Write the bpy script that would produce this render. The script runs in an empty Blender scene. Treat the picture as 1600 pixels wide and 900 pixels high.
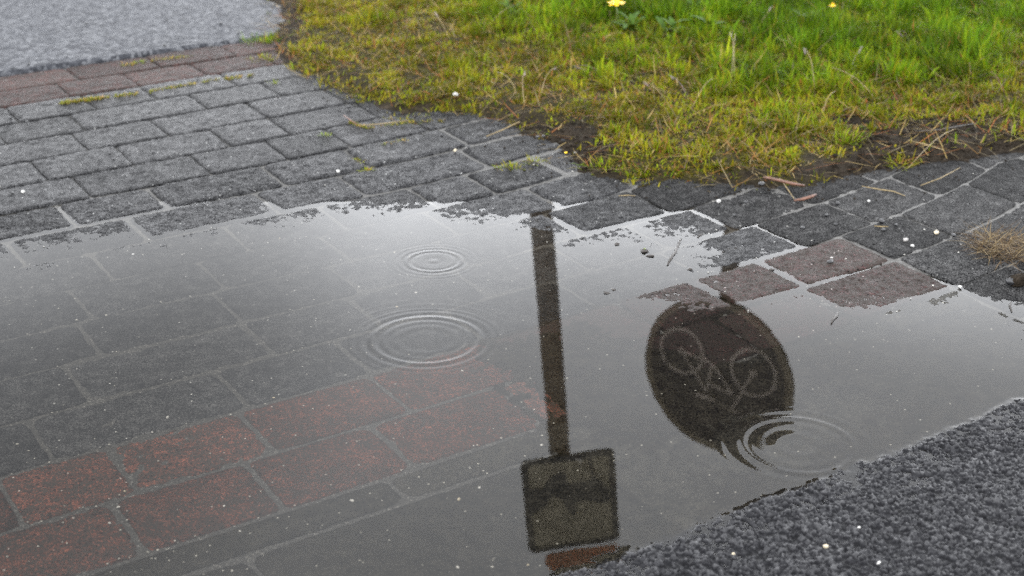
import bpy, math, random
import numpy as np
from mathutils import Vector, Matrix

random.seed(7)
rng = np.random.default_rng(7)
scene = bpy.context.scene
COL = scene.collection

# ------------------------------------------------------------------ camera
PITCH = math.radians(23.478)
FPX = 2222.2
CAM_H = 1.0
cam_d = bpy.data.cameras.new("camera")
cam_d.lens = 50.0
cam_d.sensor_width = 36.0
cam_d.clip_start = 0.05
cam_d.clip_end = 1500.0
cam_d.dof.use_dof = True
cam_d.dof.focus_distance = 2.25
cam_d.dof.aperture_fstop = 5.0
cam = bpy.data.objects.new("camera", cam_d)
cam.location = (0, 0, CAM_H)
cam.rotation_euler = (math.pi / 2 - PITCH, 0, 0)
COL.objects.link(cam)
scene.camera = cam

# ------------------------------------------------------------------ sky
SUN_EL, SUN_AZ = math.radians(52), math.radians(215)     # behind the camera, veiled
world = bpy.data.worlds.new("World")
scene.world = world
world.use_nodes = True
WT = world.node_tree
WT.nodes.clear()


class NT:
    """small helper for node trees"""
    def __init__(s, tree):
        s.t = tree
    def n(s, kind, **kw):
        nd = s.t.nodes.new(kind)
        for k, v in kw.items():
            setattr(nd, k, v)
        return nd
    def l(s, a, b):
        s.t.links.new(a, b)
    def put(s, sock, v):
        if v is None:
            return
        if isinstance(v, bpy.types.NodeSocket):
            s.l(v, sock)
        else:
            sock.default_value = v
    def math(s, op, a, b=None, c=None, clamp=False):
        nd = s.n('ShaderNodeMath', operation=op, use_clamp=clamp)
        s.put(nd.inputs[0], a)
        s.put(nd.inputs[1], b)
        s.put(nd.inputs[2], c)
        return nd.outputs[0]
    def vmath(s, op, a, b=None):
        nd = s.n('ShaderNodeVectorMath', operation=op)
        s.put(nd.inputs[0], a)
        s.put(nd.inputs[1], b)
        return nd.outputs['Value'] if op in ('DOT_PRODUCT', 'LENGTH', 'DISTANCE') else nd.outputs[0]
    def ramp(s, fac, stops, interp='LINEAR'):
        nd = s.n('ShaderNodeValToRGB')
        nd.color_ramp.interpolation = interp
        el = nd.color_ramp.elements
        while len(el) < len(stops):
            el.new(0.5)
        for e, (p, c) in zip(el, stops):
            e.position = p
            e.color = c if len(c) == 4 else (*c, 1)
        s.put(nd.inputs[0], fac)
        return nd.outputs[0]
    def noise(s, vec, scale, detail=3, rough=0.55, dist=0.0):
        nd = s.n('ShaderNodeTexNoise')
        s.put(nd.inputs['Vector'], vec)
        nd.inputs['Scale'].default_value = scale
        nd.inputs['Detail'].default_value = detail
        nd.inputs['Roughness'].default_value = rough
        nd.inputs['Distortion'].default_value = dist
        return nd.outputs['Fac']
    def voro(s, vec, scale, feature='F1', out='Distance', rnd=1.0):
        nd = s.n('ShaderNodeTexVoronoi', feature=feature)
        s.put(nd.inputs['Vector'], vec)
        nd.inputs['Scale'].default_value = scale
        nd.inputs['Randomness'].default_value = rnd
        return nd.outputs[out]
    def mapr(s, v, a, b, c, d):
        nd = s.n('ShaderNodeMapRange', interpolation_type='SMOOTHSTEP')
        s.put(nd.inputs[0], v)
        for i, x in enumerate((a, b, c, d)):
            nd.inputs[i + 1].default_value = x
        return nd.outputs[0]
    def mix(s, f, a, b, blend='MIX'):
        nd = s.n('ShaderNodeMix', data_type='RGBA', blend_type=blend)
        s.put(nd.inputs[0], f)
        s.put(nd.inputs[6], a if isinstance(a, bpy.types.NodeSocket) or len(a) == 4 else (*a, 1))
        s.put(nd.inputs[7], b if isinstance(b, bpy.types.NodeSocket) or len(b) == 4 else (*b, 1))
        return nd.outputs[2]


w_ = NT(WT)
wout = w_.n('ShaderNodeOutputWorld')
tc = w_.n('ShaderNodeTexCoord').outputs['Generated']
skyt = w_.n('ShaderNodeTexSky', sky_type='NISHITA', sun_disc=False, sun_elevation=SUN_EL, sun_rotation=SUN_AZ)
bg1 = w_.n('ShaderNodeBackground')
w_.l(skyt.outputs[0], bg1.inputs[0])
bg1.inputs[1].default_value = 0.10
# closed cloud deck, brighter towards the horizon where it thins
sep = w_.n('ShaderNodeSeparateXYZ')
w_.l(tc, sep.inputs[0])
zc = w_.math('ADD', w_.math('MAXIMUM', sep.outputs[2], 0.0), 0.22)
cmb = w_.n('ShaderNodeCombineXYZ')
w_.l(w_.math('DIVIDE', sep.outputs[0], zc), cmb.inputs[0])
w_.l(w_.math('DIVIDE', sep.outputs[1], zc), cmb.inputs[1])
cl = w_.noise(cmb.outputs[0], 0.9, 5, 0.55, 0.3)
deck = w_.math('MULTIPLY_ADD', cl, 2.6, 2.35)
# lower cloud edge: thin bright cloud near the horizon, its edge ragged
edge = w_.math('ADD', sep.outputs[2], w_.math('MULTIPLY_ADD', cl, 0.14, -0.07))
band = w_.mapr(edge, 0.32, 0.445, 1.0, 0.0)
lum = w_.math('MULTIPLY_ADD', band, 4.5, deck)
# one heavy rain cloud low on the left
vdir = w_.vmath('DOT_PRODUCT', tc, Vector((-0.375, 0.858, 0.352)).normalized())
rain = w_.mapr(vdir, 0.950, 0.990, 1.0, 0.46)
lum = w_.math('MULTIPLY', lum, rain)
bg2 = w_.n('ShaderNodeBackground')
bg2.inputs[0].default_value = (0.965, 0.985, 1.02, 1)
w_.l(lum, bg2.inputs[1])
mxs = w_.n('ShaderNodeMixShader')
mxs.inputs[0].default_value = 0.88
w_.l(bg1.outputs[0], mxs.inputs[1])
w_.l(bg2.outputs[0], mxs.inputs[2])
w_.l(mxs.outputs[0], wout.inputs[0])

sun_d = bpy.data.lights.new("sun", 'SUN')
sun_d.energy = 0.9
sun_d.angle = math.radians(20)
sun_d.color = (1.0, 0.96, 0.9)
sun = bpy.data.objects.new("sun", sun_d)
sdir = Vector((math.sin(SUN_AZ) * math.cos(SUN_EL), math.cos(SUN_AZ) * math.cos(SUN_EL), math.sin(SUN_EL)))
sun.rotation_euler = sdir.to_track_quat('Z', 'Y').to_euler()
sun.location = sdir * 20
COL.objects.link(sun)

vs = scene.view_settings
vs.view_transform = 'Standard'
vs.look = 'None'
vs.exposure = 0.0
vs.gamma = 1.0
vs.use_curve_mapping = False
scene.render.engine = 'CYCLES'
scene.cycles.use_denoising = False
scene.cycles.max_bounces = 6
scene.cycles.transparent_max_bounces = 12

# ------------------------------------------------------------------ geometry of the place
YAW, W, V0 = 0.56734161, 0.14124393, 3.78388759      # paving rows: direction, pitch, first joint
DX = np.array([math.cos(YAW), math.sin(YAW)])
NX = np.array([-math.sin(YAW), math.cos(YAW)])
CP, SP = math.cos(PITCH), math.sin(PITCH)


def G(px, py, z=0.0):
    """point of the photograph -> ground point (x, y)"""
    x = (np.asarray(px, float) - 800) / FPX
    y = -(np.asarray(py, float) - 450) / FPX
    dy = CP + y * SP
    dz = -SP + y * CP
    t = (z - CAM_H) / dz
    return np.stack([x * t, dy * t], -1)


def to_px(x, y, z):
    """ground point -> photograph point, to read the layout maps below"""
    zc = z - CAM_H
    dep = y * CP - zc * SP
    return 800 + FPX * x / dep, 450 - FPX * (y * SP + zc * CP) / dep


def UV(u, v):
    """paving coordinates (in paver widths) -> x, y"""
    u = np.asarray(u, float)
    v = np.asarray(v, float)
    k = np.clip(u - 13.45, 0, 4)
    v = v - 0.045 * k ** 2                         # the far end of the rows bows
    return (u * W)[..., None] * DX + (V0 - v * W)[..., None] * NX


def hsh(ix, iy, seed):
    h = (ix.astype(np.int64) * 374761393 + iy.astype(np.int64) * 668265263 + seed * 974634777) & 0xFFFFFFFF
    h = ((h ^ (h >> 13)) * 1274126177) & 0xFFFFFFFF
    return ((h ^ (h >> 16)) & 0xFFFFFF) / float(0xFFFFFF)


def vnoise(x, y, seed=0):
    ix, iy = np.floor(x), np.floor(y)
    fx, fy = x - ix, y - iy
    fx = fx * fx * fx * (fx * (fx * 6 - 15) + 10)
    fy = fy * fy * fy * (fy * (fy * 6 - 15) + 10)
    a, b = hsh(ix, iy, seed), hsh(ix + 1, iy, seed)
    c, d = hsh(ix, iy + 1, seed), hsh(ix + 1, iy + 1, seed)
    return (a + (b - a) * fx + (c - a) * fy + (a - b - c + d) * fx * fy) * 2 - 1


def fbm(x, y, scale, octaves=3, seed=0, gain=0.5):
    r, amp, tot = 0.0, 1.0, 0.0
    for o in range(octaves):
        ca, sa = math.cos(0.7 * o + 0.4), math.sin(0.7 * o + 0.4)
        r = r + amp * vnoise((ca * x - sa * y) * scale + 17.3 * o, (sa * x + ca * y) * scale - 9.1 * o, seed + o)
        tot += amp
        amp *= gain
        scale *= 2.03
    return r / tot


def worley(x, y, scale, seed=0):
    x, y = x * scale, y * scale
    ix, iy = np.floor(x), np.floor(y)
    best = np.full(x.shape, 9.0)
    val = np.zeros(x.shape)
    for ox in (-1, 0, 1):
        for oy in (-1, 0, 1):
            jx, jy = ix + ox, iy + oy
            d = np.hypot(jx + hsh(jx, jy, seed) - x, jy + hsh(jx, jy, seed + 5) - y)
            m = d < best
            best = np.where(m, d, best)
            val = np.where(m, hsh(jx, jy, seed + 11), val)
    return best, val


def worley2(x, y, scale, seed=0):
    """nearest and second distance, the cell's value, and a tilt across the cell"""
    x, y = x * scale, y * scale
    ix, iy = np.floor(x), np.floor(y)
    f1 = np.full(x.shape, 9.0)
    f2 = f1.copy()
    val, tx, ty = np.zeros(x.shape), np.zeros(x.shape), np.zeros(x.shape)
    for ox in (-1, 0, 1):
        for oy in (-1, 0, 1):
            jx, jy = ix + ox, iy + oy
            qx, qy = x - (jx + hsh(jx, jy, seed)), y - (jy + hsh(jx, jy, seed + 5))
            d = np.hypot(qx, qy)
            m = d < f1
            f2 = np.where(m, f1, np.minimum(f2, d))
            f1 = np.where(m, d, f1)
            val = np.where(m, hsh(jx, jy, seed + 11), val)
            tx = np.where(m, qx * (hsh(jx, jy, seed + 13) * 2 - 1), tx)
            ty = np.where(m, qy * (hsh(jx, jy, seed + 17) * 2 - 1), ty)
    return f1, f2, val, tx, ty


def sstep(a, b, x):
    t = np.clip((x - a) / (b - a), 0, 1)
    return t * t * (3 - 2 * t)


# levels of the ground in millimetres over the water, read at photograph points
CTRL = [
    # under water
    (90, 470, -5), (300, 430, -6), (500, 385, -6), (640, 352, -5), (600, 450, -12), (300, 550, -14), (100, 600, -14),
    (300, 700, -18), (60, 800, -20), (500, 620, -18), (700, 600, -16), (800, 480, -11), (930, 430, -7), (1010, 405, -3.0),
    (900, 405, -4), (700, 750, -22), (900, 790, -21), (1010, 690, -20), (1090, 600, -14), (1200, 550, -10),
    (1400, 540, -10), (1560, 520, -7), (1400, 640, -14), (1250, 690, -17), (1560, 590, -10), (1000, 440, -6),
    (1110, 535, -7), (500, 860, -24), (200, 890, -23), (-150, 650, -13), (-200, 850, -16), (-100, 500, -6),
    # the water's edge
    (0, 392, 0), (100, 386, 0.1), (230, 378, 0.1), (350, 356, -0.3), (430, 332, 0.2), (500, 322, 0.0), (580, 308, 0.6), (650, 310, 0.2),
    (690, 319, 0.8), (745, 338, 0.6), (800, 346, 0.2), (870, 350, 0.0), (930, 360, 0.4), (1010, 352, 0.0), (1090, 352, 0.5), (1130, 366, 1.0),
    (1150, 380, 0.8), (1045, 458, 0.9), (1085, 445, 2.0), (1105, 470, 1.6), (1130, 478, 0.8), (1200, 486, 0.1), (1280, 486, 0.0), (1370, 488, 0.0), (1440, 470, 0.4), (1500, 458, 0.0),
    (1560, 468, 0.0), (1640, 478, 0.3), (1145, 445, 1.6), (1180, 425, 0.6), (1700, 560, 0), (1640, 500, 0),
    (830, 366, 0.1), (950, 374, -0.5), (1040, 367, 0.1), (1130, 396, 0.2), (700, 343, -1.6), (1085, 398, -1.0), (300, 372, -0.2), (60, 398, -0.4), (640, 322, 0.1),
    # dry
    (0, 365, 2.5), (120, 340, 3.5), (300, 305, 4), (450, 300, 2.5), (560, 285, 3), (700, 290, 3), (790, 322, 1.6), (920, 325, 2.6), (1040, 322, 3),
    (800, 240, 14), (400, 200, 20), (100, 200, 20), (0, 130, 26), (300, 90, 28), (1230, 390, 2.5), (1300, 405, 3.5), (1400, 430, 5),
    (1440, 380, 11), (1550, 420, 9), (1300, 310, 15), (1550, 300, 20), (1000, 280, 13), (1340, 460, 3), (1190, 445, 1.6), (1200, 365, 3.5), (1140, 330, 6),
    (0, 0, 30), (400, 0, 30), (800, 0, 40), (1200, 0, 40), (1600, 0, 40), (1900, 200, 30), (1850, 400, 15), (-300, 300, 16), (-400, 500, 12),
    (-350, 0, 30), (-450, 700, 8), (-500, 900, 4),
]
_cp = np.array(CTRL, float)
CXY = G(_cp[:, 0], _cp[:, 1])
CZ = _cp[:, 2] / 1000.0
# shoulders of the two carriageways
extra = []
for u in np.arange(-1, 14, 1.5):
    extra.append((*UV(u, 18.25), -0.022 + 0.001 * u))
extra = np.array(extra)
CXY = np.concatenate([CXY, extra[:, :2]])
CZ = np.concatenate([CZ, extra[:, 2]])


def _tps(r2):
    return 0.5 * r2 * np.log(r2 + 1e-12)


_n = len(CZ)
_A = np.zeros((_n + 3, _n + 3))
_A[:_n, :_n] = _tps(((CXY[:, None] - CXY[None]) ** 2).sum(-1)) + np.eye(_n) * 2e-4
_A[:_n, _n] = 1
_A[:_n, _n + 1:] = CXY
_A[_n:, :_n] = _A[:_n, _n:].T
_W = np.linalg.solve(_A, np.concatenate([CZ, np.zeros(3)]))


def level(x, y):
    x = np.asarray(x, float)
    y = np.asarray(y, float)
    shp = x.shape
    p = np.stack([x.ravel(), y.ravel()], 1)
    out = np.empty(len(p))
    for i in range(0, len(p), 40000):
        q = p[i:i + 40000]
        r2 = ((q[:, None] - CXY[None]) ** 2).sum(-1)
        out[i:i + 40000] = _tps(r2) @ _W[:_n] + _W[_n] + q @ _W[_n + 1:]
    return np.clip(out, -0.028, 0.042).reshape(shp)


# ------------------------------------------------------------------ object helpers
def mesh_obj(name, verts, faces, mat=None, parent=None, smooth=True, loc=None, link=True):
    me = bpy.data.meshes.new(name)
    if isinstance(verts, np.ndarray) and isinstance(faces, np.ndarray):
        k = faces.shape[1]
        me.vertices.add(len(verts))
        me.vertices.foreach_set('co', verts.astype(np.float32).ravel())
        me.loops.add(faces.size)
        me.loops.foreach_set('vertex_index', faces.astype(np.int32).ravel())
        me.polygons.add(len(faces))
        me.polygons.foreach_set('loop_start', np.arange(0, faces.size, k, dtype=np.int32))
        me.update(calc_edges=True)
    else:
        me.from_pydata([tuple(v) for v in verts], [], [tuple(f) for f in faces])
        me.update()
    me.validate()
    if smooth:
        me.polygons.foreach_set('use_smooth', np.ones(len(me.polygons), bool))
    if mat:
        me.materials.append(mat)
    o = bpy.data.objects.new(name, me)
    if loc is not None:
        o.location = loc
    if parent:
        o.parent = parent
    if link:
        COL.objects.link(o)
    return o


def grid_faces(nx, ny):
    i = np.arange((nx - 1) * (ny - 1))
    r, c = i // (nx - 1), i % (nx - 1)
    a = r * nx + c
    return np.stack([a, a + 1, a + 1 + nx, a + nx], 1)


def tag(o, label=None, category=None, group=None, kind=None):
    if label:
        o['label'] = label
    if category:
        o['category'] = category
    if group:
        o['group'] = group
    if kind:
        o['kind'] = kind
    return o


def empty(name, loc):
    o = bpy.data.objects.new(name, None)
    o.location = loc
    o.empty_display_size = 0.02
    COL.objects.link(o)
    return o


def new_mat(name):
    m = bpy.data.materials.new(name)
    m.use_nodes = True
    t = NT(m.node_tree)
    b = m.node_tree.nodes['Principled BSDF']
    return m, t, b


def bump(t, b, h, strength, dist):
    nd = t.n('ShaderNodeBump')
    nd.inputs['Strength'].default_value = strength
    nd.inputs['Distance'].default_value = dist
    t.l(h, nd.inputs['Height'])
    t.l(nd.outputs[0], b.inputs['Normal'])


def pos(t):
    return t.n('ShaderNodeNewGeometry').outputs['Position']


# ------------------------------------------------------------------ materials
def paver_mat(name, dark, mid, light, grain, red=False, rough=(0.24, 0.42), spec=0.022, worn=0.0):
    m, t, b = new_mat(name)
    p = pos(t)
    rnd = t.n('ShaderNodeObjectInfo').outputs['Random']
    fine = t.noise(p, 400, 3, 0.85)
    mid_n = t.noise(p, 42, 4, 0.65)
    big = t.noise(p, 7, 3, 0.6)
    f = t.math('MULTIPLY_ADD', mid_n, 0.25, t.math('MULTIPLY', fine, 0.9))
    col = t.ramp(f, [(0.49, dark), (0.58, mid), (0.68, light)])
    if red:                                        # worn face: dark aggregate between the red paste
        wear = t.ramp(t.math('ADD', t.math('MULTIPLY', t.noise(p, 240, 3, 0.8, 0.6), 0.8), t.math('MULTIPLY', t.noise(p, 34, 3), 0.25)),
                      [(0.51 + worn, (0, 0, 0)), (0.59 + worn, (1, 1, 1))])
        col = t.mix(wear, (0.030, 0.025, 0.022), col)
    vd = t.voro(p, 260, 'F1')
    vc = t.n('ShaderNodeTexVoronoi')
    t.l(p, vc.inputs['Vector'])
    vc.inputs['Scale'].default_value = 210
    sepc = t.n('ShaderNodeSeparateColor')
    t.l(vc.outputs['Color'], sepc.inputs[0])
    gmask = t.math('MULTIPLY', t.math('GREATER_THAN', sepc.outputs[0], 0.990), t.math('LESS_THAN', vc.outputs['Distance'], 0.33))
    col = t.mix(gmask, col, grain)
    pit = t.math('MULTIPLY', t.math('LESS_THAN', sepc.outputs[1], 0.10), t.math('LESS_THAN', vc.outputs['Distance'], 0.42))
    col = t.mix(pit, col, tuple(0.45 * c for c in dark))
    k = t.math('ADD', t.math('MULTIPLY_ADD', rnd, 0.5, 0.55), t.math('MULTIPLY', big, 0.45))
    nd = t.n('ShaderNodeVectorMath', operation='SCALE')
    t.l(col, nd.inputs[0])
    t.l(k, nd.inputs['Scale'])
    t.l(nd.outputs[0], b.inputs['Base Color'])
    t.l(t.mapr(t.math('MULTIPLY_ADD', mid_n, 0.5, t.math('MULTIPLY', fine, 0.5)), 0.48, 0.62, spec, spec * 3.5), b.inputs['Specular IOR Level'])      # water film on the high grains
    t.l(t.mapr(mid_n, 0.3, 0.7, rough[0], rough[1]), b.inputs['Roughness'])
    h = t.math('ADD', t.math('MULTIPLY', fine, 0.8), t.math('MULTIPLY', t.math('SUBTRACT', 1.0, vd), 0.6))
    h = t.math('ADD', h, t.math('MULTIPLY', mid_n, 1.3))
    bump(t, b, h, 1.0, 0.0034)
    return m


M = {}
M['paver'] = paver_mat('paver_grey', (0.004, 0.004, 0.0045), (0.018, 0.018, 0.019), (0.085, 0.085, 0.086), (0.34, 0.34, 0.33))
M['paver_red'] = paver_mat('paver_red', (0.024, 0.012, 0.010), (0.092, 0.035, 0.025), (0.26, 0.088, 0.056), (0.36, 0.32, 0.30), True)
M['paver_red_worn'] = paver_mat('paver_red_worn', (0.010, 0.006, 0.006), (0.034, 0.018, 0.018), (0.10, 0.048, 0.045), (0.26, 0.23, 0.22), True, (0.25, 0.45), 0.02, 0.03)
M['paver_red_dull'] = paver_mat('paver_red_dull', (0.014, 0.008, 0.008), (0.050, 0.024, 0.021), (0.125, 0.056, 0.048), (0.26, 0.23, 0.22), True, (0.4, 0.6), 0.03, 0.0)
M['paver_dark'] = paver_mat('paver_dark', (0.006, 0.006, 0.0065), (0.021, 0.0208, 0.0208), (0.082, 0.081, 0.080), (0.16, 0.16, 0.155), False, (0.35, 0.6), 0.008)
M['slab'] = paver_mat('gutter_concrete', (0.008, 0.0075, 0.0065), (0.019, 0.0175, 0.0145), (0.055, 0.051, 0.042), (0.30, 0.29, 0.26))


def soil_mat(name, a, b_, c, sc=60, rough=(0.5, 0.75), bmp=0.004):
    m, t, b = new_mat(name)
    p = pos(t)
    n1 = t.noise(p, sc, 5, 0.7)
    n2 = t.noise(p, sc * 6, 3, 0.7)
    f = t.math('MULTIPLY_ADD', n1, 0.6, t.math('MULTIPLY', n2, 0.5))
    t.l(t.ramp(f, [(0.36, a), (0.55, b_), (0.78, c)]), b.inputs['Base Color'])
    t.l(t.mapr(n1, 0.3, 0.7, rough[0], rough[1]), b.inputs['Roughness'])
    bump(t, b, f, 0.9, bmp)
    return m


M['sand'] = soil_mat('joint_sand', (0.016, 0.0155, 0.014), (0.045, 0.043, 0.039), (0.19, 0.185, 0.175), 120)
_t = NT(M['sand'].node_tree)
_b = M['sand'].node_tree.nodes['Principled BSDF']
_old = _b.inputs['Base Color'].links[0].from_socket
_p = pos(_t)
_sx = _t.n('ShaderNodeSeparateXYZ')
_t.l(_p, _sx.inputs[0])
_silt = _t.ramp(_t.noise(_p, 260, 4, 0.75), [(0.42, (0.010, 0.009, 0.008)), (0.57, (0.026, 0.025, 0.022)), (0.68, (0.22, 0.21, 0.20))])
_t.l(_t.mix(_t.mapr(_sx.outputs[2], -0.011, -0.006, 1.0, 0.0), _old, _silt), _b.inputs['Base Color'])
M['soil'] = soil_mat('wet_soil', (0.005, 0.004, 0.003), (0.017, 0.0135, 0.010), (0.060, 0.048, 0.037), 50, (0.6, 0.85), 0.008)
_t = NT(M['soil'].node_tree)
_b = M['soil'].node_tree.nodes['Principled BSDF']
_b.inputs['Specular IOR Level'].default_value = 0.02
_old = _b.inputs['Base Color'].links[0].from_socket
_at = _t.n('ShaderNodeAttribute', attribute_name='cover')
_mn = _t.noise(pos(_t), 70, 4, 0.7)
_mc = _t.ramp(_mn, [(0.35, (0.010, 0.010, 0.003)), (0.55, (0.045, 0.042, 0.008)), (0.72, (0.13, 0.10, 0.03))])
_t.l(_t.mix(_t.math('MULTIPLY', _at.outputs['Fac'], _t.mapr(_mn, 0.3, 0.5, 0.5, 1.0)), _old, _mc), _b.inputs['Base Color'])
M['turf'] = soil_mat('far_turf', (0.02, 0.035, 0.008), (0.05, 0.075, 0.014), (0.11, 0.12, 0.03), 9, (0.6, 0.8), 0.03)


def asphalt_mat(name, dark, mid, light, sc, rough, bstr, bd):
    m, t, b = new_mat(name)
    p = pos(t)
    vor = t.n('ShaderNodeTexVoronoi')
    t.l(p, vor.inputs['Vector'])
    vor.inputs['Scale'].default_value = sc
    sepc = t.n('ShaderNodeSeparateColor')
    t.l(vor.outputs['Color'], sepc.inputs[0])
    n2 = t.noise(p, sc * 2.5, 3, 0.7)
    f = t.math('MULTIPLY_ADD', sepc.outputs[0], 0.5, t.math('MULTIPLY', n2, 0.5))
    t.l(t.ramp(f, [(0.2, dark), (0.5, mid), (0.82, light)]), b.inputs['Base Color'])
    t.l(t.mapr(n2, 0.3, 0.7, rough[0], rough[1]), b.inputs['Roughness'])
    h = t.math('ADD', t.math('SUBTRACT', 1.0, vor.outputs['Distance']), t.math('MULTIPLY', n2, 0.6))
    bump(t, b, h, bstr, bd)
    return m


m, t, b = new_mat('wet_coarse_asphalt')
p = pos(t)
_st = t.n('ShaderNodeAttribute', attribute_name='stone').outputs['Fac']
_nn = t.noise(p, 420, 3, 0.7)
_f = t.math('MULTIPLY_ADD', _nn, 0.35, t.math('MULTIPLY', _st, 0.8))
t.l(t.ramp(_f, [(0.16, (0.0025, 0.0025, 0.003)), (0.45, (0.009, 0.009, 0.0105)), (0.72, (0.026, 0.026, 0.028)), (0.92, (0.060, 0.060, 0.062))]), b.inputs['Base Color'])
t.l(t.mapr(_nn, 0.3, 0.7, 0.18, 0.42), b.inputs['Roughness'])
b.inputs['Specular IOR Level'].default_value = 0.06
bump(t, b, _nn, 0.5, 0.0012)
M['road'] = m
M['path'] = asphalt_mat('wet_smooth_asphalt', (0.018, 0.019, 0.022), (0.042, 0.044, 0.050), (0.12, 0.123, 0.13), 90, (0.45, 0.65), 0.9, 0.0028)
M['path'].node_tree.nodes['Principled BSDF'].inputs['Specular IOR Level'].default_value = 0.035


def flat_mat(name, color, rough=0.5, sc=40, var=0.25, metallic=0.0):
    m, t, b = new_mat(name)
    n1 = t.noise(pos(t), sc, 3, 0.6)
    lo = tuple(c * (1 - var) for c in color)
    hi = tuple(min(1, c * (1 + var)) for c in color)
    t.l(t.ramp(n1, [(0.3, lo), (0.7, hi)]), b.inputs['Base Color'])
    b.inputs['Roughness'].default_value = rough
    b.inputs['Metallic'].default_value = metallic
    return m


M['stone_black'] = flat_mat('black_stone', (0.012, 0.012, 0.013), 0.35, 300, 0.5)
M['stone_white'] = flat_mat('white_stone', (0.34, 0.335, 0.32), 0.5, 300, 0.15)
M['stone_grey'] = flat_mat('grey_stone', (0.22, 0.21, 0.20), 0.5, 300, 0.3)
M['stone_beige'] = flat_mat('beige_stone', (0.36, 0.31, 0.22), 0.5, 300, 0.25)
M['twig'] = flat_mat('brown_twig', (0.085, 0.036, 0.020), 0.55, 200, 0.45)
M['dark_twig'] = flat_mat('dark_twig', (0.018, 0.014, 0.011), 0.5, 200, 0.4)
M['straw'] = flat_mat('straw', (0.17, 0.125, 0.055), 0.6, 150, 0.4)
M['post'] = flat_mat('brown_post', (0.075, 0.048, 0.024), 0.5, 25, 0.3)
M['signface'] = flat_mat('sign_pale_face', (0.26, 0.225, 0.155), 0.45, 12, 0.12)
M['signblack'] = flat_mat('sign_black', (0.012, 0.012, 0.016), 0.5, 20, 0.2)
M['signblue'] = flat_mat('sign_dark_blue', (0.005, 0.003, 0.005), 0.45, 12, 0.2)
M['signpale'] = flat_mat('sign_pale_print', (0.27, 0.23, 0.20), 0.45, 12, 0.15)
M['signrust'] = flat_mat('sign_rust_orange', (0.36, 0.115, 0.04), 0.5, 12, 0.2)
M['signrim'] = flat_mat('sign_dull_rim', (0.13, 0.105, 0.07), 0.5, 12, 0.2)
M['signback'] = flat_mat('sign_back_grey', (0.2, 0.2, 0.2), 0.45, 12, 0.1)
M['petal'] = flat_mat('yellow_petal', (0.85, 0.55, 0.01), 0.5, 60, 0.12)
M['leaf_dark'] = flat_mat('dark_leaf', (0.030, 0.062, 0.007), 0.55, 60, 0.35)
M['leaf_dark'].node_tree.nodes['Principled BSDF'].inputs['Specular IOR Level'].default_value = 0.1
M['stem_green'] = flat_mat('green_stem', (0.09, 0.12, 0.02), 0.5, 60, 0.3)
M['seed'] = flat_mat('purple_seed_head', (0.085, 0.060, 0.060), 0.6, 200, 0.4)

# blades: colour stored per blade
gm, t, b = new_mat('grass_blade')
att = t.n('ShaderNodeAttribute', attribute_name='blade')
t.l(att.outputs['Color'], b.inputs['Base Color'])
b.inputs['Roughness'].default_value = 0.6
b.inputs['Specular IOR Level'].default_value = 0.05
tr = t.n('ShaderNodeBsdfTranslucent')
t.l(att.outputs['Color'], tr.inputs[0])
ms = t.n('ShaderNodeMixShader')
ms.inputs[0].default_value = 0.38
t.l(b.outputs[0], ms.inputs[1])
t.l(tr.outputs[0], ms.inputs[2])
t.l(ms.outputs[0], gm.node_tree.nodes['Material Output'].inputs[0])
M['grass'] = gm

# water: clear thin sheet, mirror by Fresnel
wm = bpy.data.materials.new('clear_rain_water')
wm.use_nodes = True
wm.node_tree.nodes.clear()
t = NT(wm.node_tree)
fr = t.n('ShaderNodeFresnel')
fr.inputs[0].default_value = 1.333
trn = t.n('ShaderNodeBsdfTransparent')
trn.inputs[0].default_value = (0.93, 0.91, 0.86, 1)
gl = t.n('ShaderNodeBsdfGlossy')
gl.inputs['Roughness'].default_value = 0.0
ms = t.n('ShaderNodeMixShader')
t.l(fr.outputs[0], ms.inputs[0])
t.l(trn.outputs[0], ms.inputs[1])
t.l(gl.outputs[0], ms.inputs[2])
t.l(ms.outputs[0], t.n('ShaderNodeOutputMaterial').inputs[0])
M['water'] = wm

# ------------------------------------------------------------------ ground sheet
gx = np.array([-400, -40, -12, -6, 6, 12, 40, 400.0])
X, Y = np.meshgrid(gx, gx + 4)
ground = mesh_obj('ground', np.stack([X.ravel(), Y.ravel(), np.full(X.size, -0.10)], 1), grid_faces(8, 8), M['turf'])
tag(ground, kind='structure')

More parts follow.
